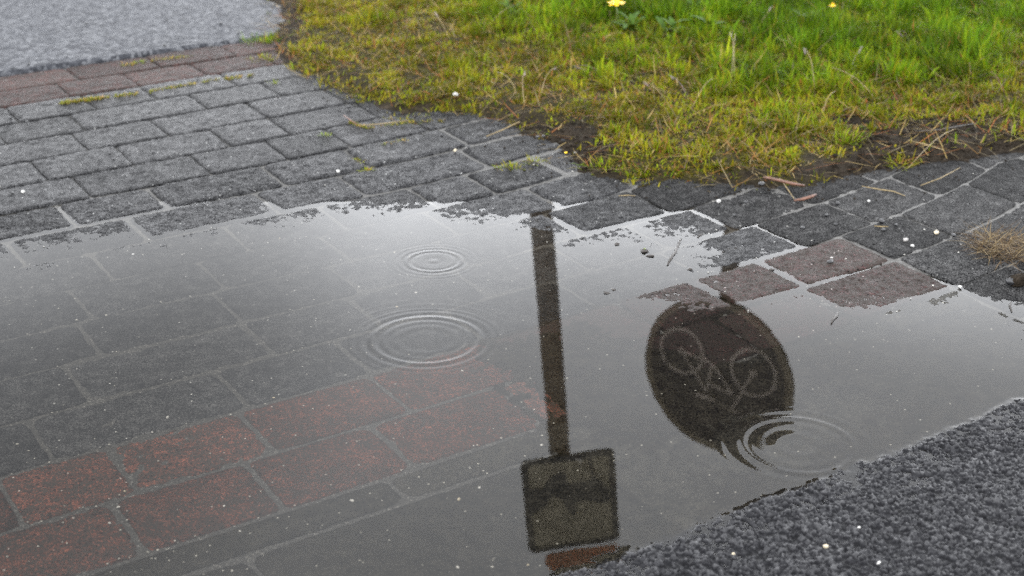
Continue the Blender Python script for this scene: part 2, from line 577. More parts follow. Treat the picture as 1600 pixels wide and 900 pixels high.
# ------------------------------------------------------------------ paving
ROWS = {
    0: [-.4, 1.0, 2.5, 4.0, 5.5, 7.01, 8.58, 10.1, 11.4],
    1: [-.1, 1.2, 2.2, 3.6, 5.05, 6.56, 7.8, 9.1, 10.5, 11.8],
    2: [-.5, .9, 2.4, 3.9, 5.39, 6.7, 7.78, 9.3, 10.7, 12.0],
    3: [0, 1.8, 3.4, 4.91, 6.2, 8.32, 9.7, 11.1, 12.5],
    4: [-.3, 1.4, 3.0, 4.5, 5.93, 7.26, 9.0, 10.5, 12.0],
    5: [.5, 2.1, 3.6, 5.0, 6.32, 7.92, 8.97, 10.6, 12.0],
    6: [-.2, 1.2, 2.5, 3.9, 5.34, 7.2, 8.47, 9.55, 11.0, 12.5],
    7: [.4, 1.8, 3.3, 4.82, 6.15, 7.98, 9.39, 11.19, 12.6, 14.0],
    8: [-.3, 1.0, 2.5, 3.85, 5.5, 7.45, 8.81, 10.94, 12.4, 13.9],
    9: [.2, 1.7, 3.2, 4.68, 6.55, 8.0, 9.48, 10.45, 11.71, 13.2, 14.6],
    10: [-.4, 1.1, 2.6, 4.11, 5.8, 7.55, 9.2, 10.92, 12.3, 13.7, 15.2],
    11: [.5, 2.2, 3.9, 5.6, 7.2, 8.8, 10.58, 12.1, 13.5, 15.0, 16.6],
    12: [.3, 1.9, 3.44, 5.58, 6.96, 8.5, 10.0, 11.3, 12.44, 13.9, 15.3, 16.9, 18.4],
    13: [-.3, 1.2, 2.77, 4.84, 6.3, 7.8, 9.4, 11.1, 12.79, 14.1, 15.6, 17.1, 18.7],
    14: [.6, 2.2, 3.28, 4.7, 6.25, 7.8, 9.65, 10.78, 11.91, 13.42, 14.61, 16.3, 17.9, 19.4],
    15: [.1, 1.6, 3.0, 4.35, 5.75, 7.3, 8.9, 10.3, 11.75, 13.46, 14.9, 16.5, 18.0],
    16: [13.46, 14.5, 16.0, 17.4],
}
# sand bed in the joints, the paving's own body
us = np.arange(-0.6, 19.6, 0.09)
vv = np.arange(-0.02, 17.1, 0.09)
U, V = np.meshgrid(us, vv)
P = UV(U, V)
Zs = level(P[..., 0], P[..., 1])
Zs = Zs - 0.0022 - 0.0038 * sstep(-0.012, -0.003, Zs) * (1 - 0.95 * sstep(0.003, 0.009, Zs) * sstep(10.5, 12, U)) + 0.0010 * fbm(P[..., 0], P[..., 1], 22, 3, 3) + 0.0012 * fbm(P[..., 0], P[..., 1], 160, 2, 5)
pavement = mesh_obj('pavement', np.stack([P[..., 0].ravel(), P[..., 1].ravel(), Zs.ravel()], 1), grid_faces(len(us), len(vv))[:, ::-1], M['sand'])
tag(pavement, kind='structure')


def make_paver(name, u0, u1, v0, v1, mat, joint=0.058, drop=0.0050, rough_mm=0.75, lift=None, extra=None):
    if v0 < 7:
        joint, drop = joint * 0.52, drop * 0.36
    if mat.name == 'paver_dark':
        joint, drop = joint * 0.55, drop * 0.40
    ju = joint * random.uniform(0.75, 1.25)
    jv = joint * random.uniform(0.75, 1.2)
    a0, a1, b0, b1 = u0 + ju / 2, u1 - ju / 2, v0 + jv / 2, v1 - jv / 2
    rot = random.gauss(0, 0.008)
    uc, vc = (a0 + a1) / 2, (b0 + b1) / 2
    c = UV(uc, vc)
    lv = level(*[np.array([UV(uu, vv)[i] for uu in (a0, a1) for vv in (b0, b1)]) for i in (0, 1)])
    if name == 'paver' and v0 == 14 and 10 < uc < 10.5:
        lv = np.array([-0.0003, -0.0022, 0.0024, 0.0012])
    elif name == 'paver' and v0 == 14 and 11 < uc < 11.6:
        lv = np.array([0.0014, 0.0014, 0.0026, 0.0024])
    elif name == 'paver' and v0 == 15 and 10.8 < uc < 11.3:
        lv = np.array([-0.003, -0.005, 0.0014, -0.0008])
    elif abs(lv.mean()) < 0.003:                     # settled unevenly
        lv = lv + np.random.default_rng(int(uc * 100 + v0 * 7)).normal(0, 0.0006, 4)
    ppx, ppy = to_px(c[0], c[1], 0)
    inview = -120 < ppx < 1720 and -60 < ppy < 960
    near0 = inview and lv.min() < 0.0045 and lv.max() > -0.0045
    Lm, Wm = (a1 - a0) * W, (b1 - b0) * W
    step = 0.0026 if near0 else (0.007 if inview else 0.02)
    nx, ny = max(6, int(Lm / step)), max(6, int(Wm / step))
    # parameter rows packed a little closer at the edges
    s = np.linspace(0, 1, nx)
    q = np.linspace(0, 1, ny)
    S, Q = np.meshgrid(s, q)
    du = np.minimum(S, 1 - S) * Lm
    dv = np.minimum(Q, 1 - Q) * Wm
    # worn, slightly ragged outline and rounded corners
    cu, cv = (S - 0.5) * 2, (Q - 0.5) * 2
    rr = 0.030
    pull = rr * np.clip(np.abs(cu), 0, 1) ** 10 * np.clip(np.abs(cv), 0, 1) ** 10
    cu2 = cu * (1 - pull * 0.75)
    cv2 = cv * (1 - pull)
    u = uc + cu2 * (a1 - a0) / 2
    v = vc + cv2 * (b1 - b0) / 2
    u, v = uc + (u - uc) - (v - vc) * rot, vc + (v - vc) + (u - uc) * rot
    p = UV(u, v)
    edge_n = fbm(p[..., 0], p[..., 1], 55, 2, 21)
    p = p + (edge_n * 0.0014)[..., None]
    z = (lv[0] * (1 - S) * (1 - Q) + lv[1] * (1 - S) * Q + lv[2] * S * (1 - Q) + lv[3] * S * Q)
    z = z + (random.gauss(0, 0.0007) if lift is None else lift)
    de = np.hypot(np.clip(1 - du / 0.013, 0, 1), np.clip(1 - dv / 0.013, 0, 1))
    z = z - drop * (0.35 + 0.65 * sstep(-0.012, -0.004, lv.mean())) * np.clip(de, 0, 1.3) ** 2.2
    z = z + (0.0015 if near0 else 0.0008) * fbm(p[..., 0], p[..., 1], 26, 3, 31)
    amp = rough_mm / 1000 if inview else 0.0002
    z = z + amp * (fbm(p[..., 0], p[..., 1], 120, 3, 41, 0.65) * 2.2 + 0.15)
    top = np.stack([p[..., 0], p[..., 1], z], -1)
    if extra is not None:
        top = extra(top)
    org = np.array([c[0], c[1], float(z.mean())])
    vt = top.reshape(-1, 3) - org
    f = grid_faces(nx, ny)[:, ::-1]
    idx = np.arange(nx * ny).reshape(ny, nx)
    ring = np.concatenate([idx[0, :], idx[1:, -1], idx[-1, -2::-1], idx[-2:0:-1, 0]])
    low = vt[ring].copy()
    low[:, 2] = vt[ring][:, 2] - 0.05
    k = len(ring)
    base = nx * ny
    i = np.arange(k)
    j = (i + 1) % k
    sk = np.stack([ring[i], ring[j], base + j, base + i], 1)
    o = mesh_obj(name, np.concatenate([vt, low]), np.concatenate([f, sk]), mat, pavement, True, org)
    return o


for r, hs in ROWS.items():
    for i in range(len(hs) - 1):
        u0, u1 = hs[i], hs[i + 1]
        uc = (u0 + u1) / 2
        red = r in (0, 1) or (r in (14, 15) and uc < 13.45)
        # skip what lies wholly under the verge
        c = UV(uc, r + .5)
        dirty = (r >= 12 and uc > 13.4) or (r >= 10 and uc > 12.2)
        mt = M['paver_red_worn'] if red and r > 2 and uc > 8.2 else M['paver_red'] if red else M['paver_dark'] if dirty else M['paver']
        mt = M['paver_red_dull'] if r < 2 else mt
        make_paver('paver', u0, u1, r, r + 1, mt)
# narrow concrete edging and the gutter slabs along the carriageway
eh = np.arange(-1.2, 13.5, 3.3)
for i in range(len(eh)):
    u1 = min(eh[i] + 3.3, 13.44)
    if u1 - eh[i] > .5:
        make_paver('edging_strip', eh[i], u1, 16.02, 16.48, M['slab'], 0.05, 0.003, 0.4, -0.0005)
for u0, u1 in ((-1.5, .3), (.3, 3.74), (3.74, 7.2), (7.2, 10.6), (10.6, 13.4)):
    make_paver('gutter_slab', u0, u1, 16.50, 18.42, M['slab'], 0.05, 0.003, 0.9, 0.0)

# ------------------------------------------------------------------ carriageway, lower right: coarse wet asphalt
def road_z(x, y, stones=False):
    v = (V0 - (x * NX[0] + y * NX[1])) / W
    d_e = v - (18.34 + 0.10 * fbm(x, y, 7, 3, 51) + 0.06 * fbm(x, y, 40, 2, 55))     # ragged edge
    z = -0.031 + 0.031 * sstep(-0.10, 0.20, d_e) + 0.011 * sstep(0.2, 2.5, d_e)
    agg = 0
    tone = None
    for sc, sd, am in ((125, 61, 0.0030), (260, 67, 0.0022)):           # crushed stone: flat tilted faces, binder between
        f1, f2, val, tx, ty = worley2(x, y, sc, sd)
        gap = sstep(0.0, 0.20, f2 - f1)
        agg = agg + am * (val + 0.6 * (tx + ty)) * gap * (val > 0.25)
        tone = val * gap if tone is None else np.where(val * gap > 0.8, val, tone)
    z = z + agg + 0.0034 * fbm(x, y, 26, 4, 71, 0.6)
    tone = np.clip(tone * 0.7 + 0.22 * (fbm(x, y, 30, 4, 75, 0.7) + 0.6), 0, 1)
    return (z, tone) if stones else z


u_f = np.concatenate([np.linspace(-8, 4.2, 60), np.arange(4.22, 12.6, 0.0135), np.linspace(12.7, 30, 60)])
v_f = np.concatenate([np.arange(18.05, 21.2, 0.0135), np.linspace(21.3, 34, 40)])
U, V = np.meshgrid(u_f, v_f)
P = (U * W)[..., None] * DX + (V0 - V * W)[..., None] * NX
x, y = P[..., 0], P[..., 1]
zz, tone = road_z(x, y, True)
road = mesh_obj('road', np.stack([x.ravel(), y.ravel(), zz.ravel()], 1), grid_faces(len(u_f), len(v_f))[:, ::-1], M['road'])
_a = road.data.color_attributes.new('stone', 'FLOAT_COLOR', 'POINT')
_a.data.foreach_set('color', np.repeat(tone.ravel()[:, None], 4, 1).astype(np.float32).ravel())
tag(road, kind='structure')

# ------------------------------------------------------------------ path beyond the paving, upper left
u_f = np.concatenate([np.linspace(-30, 2, 30), np.arange(2.05, 18, 0.12)])
v_f = np.concatenate([np.linspace(-40, -9, 25), np.arange(-8.9, -0.5, 0.12), np.arange(-0.5, -0.019, 0.02)])
U, V = np.meshgrid(u_f, v_f)
P = (U * W)[..., None] * DX + (V0 - V * W)[..., None] * NX
x, y = P[..., 0], P[..., 1]
zz = 0.034 + 0.0025 * fbm(x, y, 5, 3, 81) + 0.0012 * fbm(x, y, 60, 2, 83) - 0.035 * sstep(-0.16 + 0.05 * fbm(x, y, 14, 3, 85), -0.10 + 0.05 * fbm(x, y, 14, 3, 85), V)
path = mesh_obj('asphalt_path', np.stack([x.ravel(), y.ravel(), zz.ravel()], 1), grid_faces(len(u_f), len(v_f))[:, ::-1], M['path'])
tag(path, kind='structure')

# ------------------------------------------------------------------ verge soil
EDGE = [(330, -260), (405, -120), (418, -20), (436, 35), (425, 75), (440, 116), (480, 135), (520, 152), (560, 166), (620, 184), (700, 190), (780, 203), (835, 214),
        (870, 244), (910, 272), (1000, 290), (1100, 302), (1250, 303), (1330, 290), (1420, 272), (1500, 264), (1600, 248), (1750, 215), (2100, 170), (2600, 140)]
EP = G([e[0] for e in EDGE], [e[1] for e in EDGE])


def inside_verge(x, y):
    """signed distance to the verge's edge, positive on the grass side"""
    p = np.stack([np.ravel(x), np.ravel(y)], 1)
    best = np.full(len(p), 1e9)
    sign = np.ones(len(p))
    for a, b_ in zip(EP[:-1], EP[1:]):
        d = b_ - a
        tt = np.clip(((p - a) @ d) / (d @ d), 0, 1)
        q = a + tt[:, None] * d
        dist = np.hypot(*(p - q).T)
        cr = d[0] * (p[:, 1] - a[1]) - d[1] * (p[:, 0] - a[0])
        m = dist < best
        best = np.where(m, dist, best)
        sign = np.where(m, np.sign(cr), sign)
    return (best * sign).reshape(np.shape(x))


def verge_z(x, y, s=None):
    s = inside_verge(x, y) if s is None else s
    n = fbm(x, y, 9, 3, 91)
    z = np.clip(level(x, y), -0.01, 0.034) + np.clip(0.22 * (s + 0.05 * n), -0.03, 0.016) + 0.012 * sstep(0.3, 1.2, s)
    return z + 0.0065 * fbm(x, y, 34, 4, 95, 0.65) * sstep(-0.05, 0.1, s) + 0.006 * n * sstep(0.1, 0.6, s)


xs = np.concatenate([np.arange(-1.4, 2.6, 0.012), np.linspace(2.7, 7, 20)])
ys = np.concatenate([np.arange(2.55, 5.2, 0.014), np.linspace(5.3, 10, 30)])
X, Y = np.meshgrid(xs, ys)
Sg = inside_verge(X, Y)
Zv = verge_z(X, Y, Sg)
nxg = len(xs)
fa = grid_faces(nxg, len(ys))
keep = (Sg.ravel()[fa] > -0.10).any(1)
fa = fa[keep]
used = np.unique(fa)
remap = np.full(X.size, -1)
remap[used] = np.arange(len(used))
verge = mesh_obj('verge', np.stack([X.ravel(), Y.ravel(), Zv.ravel()], 1)[used], remap[fa], M['soil'])
tag(verge, kind='structure')


def cover(x, y, s, z, qx, qy):
    """how thickly the turf grows, 0 to 1"""
    n1 = fbm(x, y, 6, 3, 111)
    n2 = fbm(x, y, 22, 2, 117)
    dens = sstep(-0.04, 0.12, s + 0.10 * n1 + 0.06 * n2)
    for bx_, by_, rx_, ry_ in BARE:
        q = ((qx - bx_) / rx_) ** 2 + ((qy - by_) / ry_) ** 2
        dens *= 1 - 0.97 * sstep(1.35, 0.55, q + 0.55 * n2)
    return dens * (0.6 + 0.4 * sstep(-0.35, 0.2, n2)) * (0.45 + 0.55 * sstep(-0.30, 0.15, fbm(x, y, 34, 2, 119))), n1, n2


BARE = [(1490, 222, 170, 44), (885, 228, 72, 34), (1330, 266, 90, 18), (1560, 262, 130, 28), (445, 30, 30, 60), (440, 95, 26, 16), (700, 190, 24, 8), (1180, 296, 120, 8), (1330, 190, 50, 10)]
_x, _y, _z, _s = X.ravel()[used], Y.ravel()[used], Zv.ravel()[used], Sg.ravel()[used]
_c = cover(_x, _y, _s, _z, *to_px(_x, _y, _z))[0]
_a = verge.data.color_attributes.new('cover', 'FLOAT_COLOR', 'POINT')
_a.data.foreach_set('color', np.repeat(_c[:, None], 4, 1).astype(np.float32).ravel())

# ------------------------------------------------------------------ silt settled in the gutter under the water
us = np.arange(4.5, 13.4, 0.035)
vv = np.arange(13.6, 18.6, 0.035)
U, V = np.meshgrid(us, vv)
P = UV(U, V)
x, y = P[..., 0], P[..., 1]
mask = sstep(6.5, 8.2, U + 0.4 * fbm(x, y, 6, 3, 141)) * np.maximum(sstep(15.9, 16.5, V + 0.4 * fbm(x, y, 9, 2, 143)), sstep(13.6, 14.4, V) * sstep(10.0, 9.2, U + 0.6 * fbm(x, y, 9, 2, 149))) * sstep(13.5, 12.4, U + 0.5 * fbm(x, y, 9, 2, 145) - 0.4 * (V - 16))
_lv = level(x, y)
mask = mask * sstep(-0.005, -0.009, _lv)
zz = _lv - 0.005 + 0.0078 * mask + 0.0011 * fbm(x, y, 60, 3, 147)
M['silt'] = paver_mat('grey_brown_silt', (0.006, 0.005, 0.0045), (0.014, 0.012, 0.0095), (0.052, 0.047, 0.038), (0.34, 0.33, 0.30), False, (0.6, 0.8), 0.0)
silt = mesh_obj('silt', np.stack([x.ravel(), y.ravel(), zz.ravel()], 1), grid_faces(len(us), len(vv))[:, ::-1], M['silt'])
tag(silt, 'grey-brown silt settled in the gutter under the puddle', 'silt', kind='stuff')

# ------------------------------------------------------------------ puddle
px0, px1, py0, py1 = -1.55, 1.35, 1.05, 2.75
xs = np.concatenate([np.arange(px0, -0.95, 0.02), np.arange(-0.95, 1.02, 0.0038), np.arange(1.03, px1, 0.02)])
ys = np.arange(py0, py1, 0.0045)
X, Y = np.meshgrid(xs, ys)
Zw = 1.0e-5 * fbm(X, Y, 14, 2, 101) + 8e-6 * fbm(X, Y, 32, 1, 103)
RIPPLES = [  # centre in the photograph, radius, wavelength, width, height
    (678, 408, 0.050, 0.0140, 0.011, 0.00025), (678, 408, 0.078, 0.011, 0.009, 0.00008), (678, 408, 0.0, 0.03, 0.02, 0.00012),
    (666, 531, 0.088, 0.020, 0.017, 0.00027), (666, 531, 0.122, 0.012, 0.010, 0.00010), (666, 531, 0.142, 0.012, 0.010, 0.00006), (666, 531, 0.162, 0.011, 0.009, 0.00003), (666, 531, 0.05, 0.03, 0.02, 0.00006),
    (1247, 695, 0.078, 0.020, 0.013, 0.00032), (1247, 695, 0.102, 0.014, 0.008, 0.00015), (1247, 695, 0.03, 0.03, 0.02, 0.00012),
]
for cx, cy, r0, lam, wid, amp in RIPPLES:
    c = G(cx, cy)
    r = np.hypot(X - c[0], Y - c[1])
    Zw += amp * np.cos(2 * np.pi * (r - r0) / lam) * np.exp(-((r - r0) / wid) ** 2)
# the water climbs a little where it meets the asphalt
Pv0 = (V0 - (X * NX[0] + Y * NX[1])) / W
_m = (Pv0 > 17.6) & (Pv0 < 19.4)
_rz = np.full(X.shape, -0.05)
_rz[_m] = road_z(X[_m], Y[_m])
Zw += 0.0006 * np.exp(np.clip(_rz, -0.05, 0.0) / 0.0030)
fa = grid_faces(len(xs), len(ys))
lev = level(X, Y)
Pv = (V0 - (X * NX[0] + Y * NX[1])) / W
keep = ((lev < 0.010).ravel()[fa].any(1)) & ((Pv < 19.2).ravel()[fa].any(1))
fa = fa[keep]
used = np.unique(fa)
remap = np.full(X.size, -1)
remap[used] = np.arange(len(used))
puddle = mesh_obj('puddle', np.stack([X.ravel(), Y.ravel(), Zw.ravel()], 1)[used], remap[fa], M['water'])
tag(puddle, kind='structure')

# ------------------------------------------------------------------ the two road signs behind the camera's view, seen mirrored in the puddle
def prism(poly, y0, y1):
    """outline in x, z -> plate between y0 and y1"""
    k = len(poly)
    v = [(p[0], y0, p[1]) for p in poly] + [(p[0], y1, p[1]) for p in poly]
    f = [tuple(range(k)), tuple(range(2 * k - 1, k - 1, -1))] + [(i, i + k, (i + 1) % k + k, (i + 1) % k) for i in range(k)]
    return v, f


def ring_plate(r0, r1, y0, y1, cx=0, cz=0, n=40):
    v, f = [], []
    for i in range(n):
        a = 2 * math.pi * i / n
        for r, yy in ((r0, y0), (r1, y0), (r1, y1), (r0, y1)):
            v.append((cx + r * math.cos(a), yy, cz + r * math.sin(a)))
    for i in range(n):
        j = (i + 1) % n
        for q in range(4):
            f.append((4 * i + q, 4 * i + (q + 1) % 4, 4 * j + (q + 1) % 4, 4 * j + q))
    return v, f


def bar(p, q, wd, y0, y1):
    p, q = Vector(p), Vector(q)
    d = (q - p).normalized()
    nn = Vector((-d.y, d.x)) * wd / 2
    return prism([tuple(p - nn), tuple(q - nn), tuple(q + nn), tuple(p + nn)], y0, y1)


def tube(pts, rad, n=8, cap=True):
    v, f = [], []
    m = len(pts)
    for i, p in enumerate(pts):
        p = Vector(p)
        d = (Vector(pts[min(i + 1, m - 1)]) - Vector(pts[max(i - 1, 0)])).normalized()
        a = d.orthogonal().normalized() if i == 0 else (a - d * a.dot(d)).normalized()
        b_ = d.cross(a)
        r = rad[i] if hasattr(rad, '__len__') else rad
        for k in range(n):
            th = 2 * math.pi * k / n
            v.append(tuple(p + a * (r * math.cos(th)) + b_ * (r * math.sin(th))))
    for i in range(m - 1):
        for k in range(n):
            f.append((i * n + k, i * n + (k + 1) % n, (i + 1) * n + (k + 1) % n, (i + 1) * n + k))
    if cap:
        f.append(tuple(range(n - 1, -1, -1)))
        f.append(tuple((m - 1) * n + k for k in range(n)))
    return v, f


def join(parts):
    v, f = [], []
    for a, b_ in parts:
        o = len(v)
        v += list(a)
        f += [tuple(i + o for i in q) for q in b_]
    return v, f


def rrect(x0, x1, z0, z1, r, n=5):
    out = []
    for cx, cz, a0 in ((x1 - r, z1 - r, 0), (x0 + r, z1 - r, 90), (x0 + r, z0 + r, 180), (x1 - r, z0 + r, 270)):
        for i in range(n + 1):
            a = math.radians(a0 + 90 * i / n)
            out.append((cx + r * math.cos(a), cz + r * math.sin(a)))
    return out


SQ_Y = 5.45
sq = empty('square_sign', (0.035, SQ_Y, 0.0))
sq.rotation_euler = (0, math.radians(4.7), math.radians(9))
tag(sq, 'pale square road sign on a leaning brown post, mirrored upside down in the puddle', 'road sign', 'road signs mirrored in the puddle')
mesh_obj('post', *tube([(0, 0, -0.05), (0, 0, 1.2), (0, 0, 2.62)], [0.049, 0.048, 0.046], 20), M['post'], sq)
sx0, sx1, sz0, sz1 = -0.185, 0.232, 2.16, 2.64
panel = mesh_obj('sign_panel', *prism(rrect(sx0, sx1, sz0, sz1, 0.03), -0.055, -0.062), M['signface'], sq, False)
frame_v, frame_f = [], []
A = rrect(sx0, sx1, sz0, sz1, 0.03)
B = rrect(sx0 + .028, sx1 - .028, sz0 + .030, sz1 - .024, 0.02)
k = len(A)
frame_v = [(p[0], -0.0622, p[1]) for p in A] + [(p[0], -0.0622, p[1]) for p in B] + [(p[0], -0.0645, p[1]) for p in A] + [(p[0], -0.0645, p[1]) for p in B]
for i in range(k):
    j = (i + 1) % k
    frame_f += [(2 * k + i, 2 * k + j, 3 * k + j, 3 * k + i), (i, j, 2 * k + j, 2 * k + i), (k + i, 3 * k + i, 3 * k + j, k + j)]
mesh_obj('border', frame_v, frame_f, M['signblack'], panel, False)


def SQ(s_, t_):
    return (sx0 + s_ * (sx1 - sx0), sz0 + t_ * (sz1 - sz0))


shape = [(.03, .30), (.20, .32), (.30, .22), (.40, .16), (.47, .20), (.48, .32), (.62, .31), (.80, .30), (.92, .42), (.92, .58), (.78, .55), (.66, .50), (.56, .52), (.52, .66), (.46, .60), (.40, .46), (.30, .40), (.22, .52), (.05, .58)]
mesh_obj('pictogram', *prism([SQ(*p) for p in shape], -0.0624, -0.0640), M['signblack'], panel, False)
mesh_obj('pictogram_line', *bar(SQ(.74, .06), SQ(.76, .30), 0.012, -0.0624, -0.0640), M['signblack'], panel, False)
upper = mesh_obj('upper_panel', *prism(rrect(sx0 + 0.07, sx1, sz1 + 0.020, sz1 + 0.10, 0.03), -0.055, -0.062), M['signrust'], sq, False)
for zz_ in (2.25, 2.52):
    mesh_obj('bracket', *prism(rrect(-0.06, 0.06, zz_, zz_ + 0.03, 0.005), -0.055, 0.03), M['signback'], sq, False)

RD_Y = 5.4
rd = empty('round_sign', (0.873, RD_Y, 0.0))
rd.rotation_euler = (0, 0, math.radians(-37))
tag(rd, 'round dark cycle route sign with a pale bicycle, mirrored upside down in the puddle', 'road sign', 'road signs mirrored in the puddle')
mesh_obj('post', *tube([(0, 0.05, -0.05), (0, 0.05, 1.0), (0, 0.05, 2.1)], [0.036, 0.036, 0.036], 18), M['post'], rd)
RR, RZ = 0.352, 1.752
disc = mesh_obj('sign_disc', *prism([(RR * math.cos(2 * math.pi * i / 56), RZ + RR * math.sin(2 * math.pi * i / 56)) for i in range(56)], 0.0, -0.008), M['signblue'], rd, False)
mesh_obj('rim', *ring_plate(RR - 0.028, RR + 0.003, -0.0085, 0.012, 0, RZ, 56), M['signrim'], disc, False)


def bz(x_, z_):
    return (x_ * RR, RZ + z_ * RR)


wl, wr_, hb, sd, bb = (-.49, -.20), (.49, -.20), (.26, .26), (-.12, .24), (-.06, -.16)
wh = []
mesh_obj('bicycle_wheel', *ring_plate(0.268 * RR, 0.318 * RR, -0.0082, -0.0105, *bz(*wl), 36), M['signpale'], disc, False)
mesh_obj('bicycle_wheel', *ring_plate(0.268 * RR, 0.318 * RR, -0.0082, -0.0105, *bz(*wr_), 36), M['signpale'], disc, False)
fb = [(wl, bb), (wl, sd), (bb, sd), (bb, (.24, .16)), ((-.10, .12), (.22, .16)), ((.24, .36), wr_), ((.22, .36), (.40, .40))]
yy0 = -0.0082
parts_ = []
for i, (a, b_) in enumerate(fb):
    parts_.append(bar(bz(*a), bz(*b_), 0.014, yy0, -0.0112 - 0.0003 * i))
mesh_obj('bicycle_frame', *join(parts_), M['signpale'], disc, False)
mesh_obj('bicycle_hub', *prism([(bz(*wr_)[0] + 0.018 * math.cos(i_), bz(*wr_)[1] + 0.018 * math.sin(i_)) for i_ in np.linspace(0, 2 * math.pi, 12, endpoint=False)], yy0, -0.0135), M['signpale'], disc, False)
mesh_obj('bicycle_hub', *prism([(bz(*wl)[0] + 0.018 * math.cos(i_), bz(*wl)[1] + 0.018 * math.sin(i_)) for i_ in np.linspace(0, 2 * math.pi, 12, endpoint=False)], yy0, -0.0135), M['signpale'], disc, False)
mesh_obj('bicycle_saddle', *prism([bz(-.26, .28), bz(.02, .28), bz(.0, .34), bz(-.26, .36)], yy0, -0.0140), M['signpale'], disc, False)

# ------------------------------------------------------------------ grass
GREEN = np.array([[0.070, 0.142, 0.005], [0.125, 0.195, 0.006], [0.165, 0.195, 0.006], [0.185, 0.160, 0.010]])
DRY = np.array([[0.26, 0.19, 0.075], [0.19, 0.105, 0.032], [0.13, 0.105, 0.06], [0.21, 0.080, 0.026]])


def blades(base, length, width, az, lean, curl, color):
    """curved tapering blades, one three-triangle strip each"""
    n = len(base)
    dirx, diry = np.cos(az), np.sin(az)
    sx, sy = -diry, dirx
    out = np.empty((n, 5, 3))
    for k, (f, wf) in enumerate(((0, 0.9), (0.55, 0.9), (1.0, 0.0))):
        ang = lean + curl * f
        hor = length * f * np.sin(lean + curl * f * 0.6)
        ver = length * f * np.cos(np.clip(lean + curl * f * 0.6, 0, 1.62))
        cx = base[:, 0] + dirx * hor
        cy = base[:, 1] + diry * hor
        cz = base[:, 2] + ver
        if k < 2:
            out[:, 2 * k] = np.stack([cx - sx * width * wf / 2, cy - sy * width * wf / 2, cz], 1)
            out[:, 2 * k + 1] = np.stack([cx + sx * width * wf / 2, cy + sy * width * wf / 2, cz], 1)
        else:
            out[:, 4] = np.stack([cx, cy, cz], 1)
    tri = np.array([[0, 1, 3], [0, 3, 2], [2, 3, 4]])
    faces = (np.arange(n)[:, None, None] * 5 + tri[None]).reshape(-1, 3)
    cols = np.repeat(color, 5, axis=0)
    return out.reshape(-1, 3), faces, cols


def blade_obj(name, v, f, c, org=(0, 0, 0)):
    o = mesh_obj(name, v - np.array(org), f, M['grass'], None, True, org)
    a = o.data.color_attributes.new('blade', 'FLOAT_COLOR', 'POINT')
    a.data.foreach_set('color', np.concatenate([c, np.ones((len(c), 1))], 1).astype(np.float32).ravel())
    return o


def pick(pal, k, jitter=0.18):
    return pal[k] * rng.normal(1, jitter, (len(k), 1)).clip(0.45, 1.7)


N = 1000000
x = rng.uniform(-1.25, 2.5, N)
y = rng.uniform(2.75, 6.4, N)
s = inside_verge(x, y)
z = verge_z(x, y, s)
qx, qy = to_px(x, y, z)
dens, n1, n2 = cover(x, y, s, z, qx, qy)
green = sstep(0.15, 1.25, s + 0.40 * n1 + 0.2 * sstep(1000, 1500, qx))
dens *= np.where(y > 5.2, 0.45, 1.0)
ok = (rng.uniform(0, 1, N) < dens) & (s > -0.03) & (qx > -50) & (qx < 1750) & (qy > -140)
x, y, z, s, n1, n2, green, qx, qy = [a[ok] for a in (x, y, z, s, n1, n2, green, qx, qy)]
n = len(x)
tuft = np.clip(0.65 + 0.6 * n2 + 0.35 * n1, 0.3, 1.4)
length = (0.022 + 0.052 * green) * tuft * rng.uniform(0.55, 1.45, n)
width = rng.uniform(0.0016, 0.0042, n)
broad = rng.uniform(0, 1, n) < 0.05
width = np.where(broad, rng.uniform(0.004, 0.0075, n), width)
gk = np.clip((3 - 3 * green + rng.normal(0, 0.9, n)).round(), 0, 3).astype(int)
col = pick(GREEN, gk) * (0.42 + 0.58 * sstep(-0.5, 0.35, fbm(x, y, 13, 2, 131)))[:, None]
dry = rng.uniform(0, 1, n) < (0.40 - 0.28 * green)
col[dry] = pick(DRY, rng.integers(0, 4, dry.sum()))
length = np.where(broad, length * 1.15, length)
lean = np.where(dry, rng.uniform(0.7, 1.5, n), rng.normal(0.62, 0.36, n).clip(0, 1.45))
v, f, c = blades(np.stack([x, y, z - 0.002], 1), length, width, rng.uniform(0, 2 * np.pi, n), lean, rng.normal(0.7, 0.5, n), col)
grass = blade_obj('grass', v, f, c)
tag(grass, 'short uneven yellow-green grass growing on the verge', 'grass', kind='stuff')

# dead straw lying in the turf
N = 9000
x = rng.uniform(-1.0, 2.2, N)
y = rng.uniform(2.78, 5.2, N)
s = inside_verge(x, y)
z = verge_z(x, y, s)
ok = (s > -0.01) & (rng.uniform(0, 1, N) < 0.25 + 0.75 * sstep(0.9, 0.2, s))
x, y, z, s = x[ok], y[ok], z[ok], s[ok]
n = len(x)
v, f, c = blades(np.stack([x, y, z + 0.004 + 0.02 * sstep(.2, .8, s) * rng.uniform(0, 1, n)], 1), rng.uniform(0.03, 0.11, n), rng.uniform(0.0012, 0.0026, n), rng.uniform(0, 2 * np.pi, n),
                 rng.normal(1.35, 0.16, n).clip(0.9, 1.55), rng.normal(0.1, 0.25, n), pick(DRY, rng.choice([0, 0, 1, 2, 2, 3], n), 0.25))
litter = blade_obj('straw_litter', v, f, c)
tag(litter, 'dead straw and thin dry blades lying in the turf', 'straw', kind='stuff')


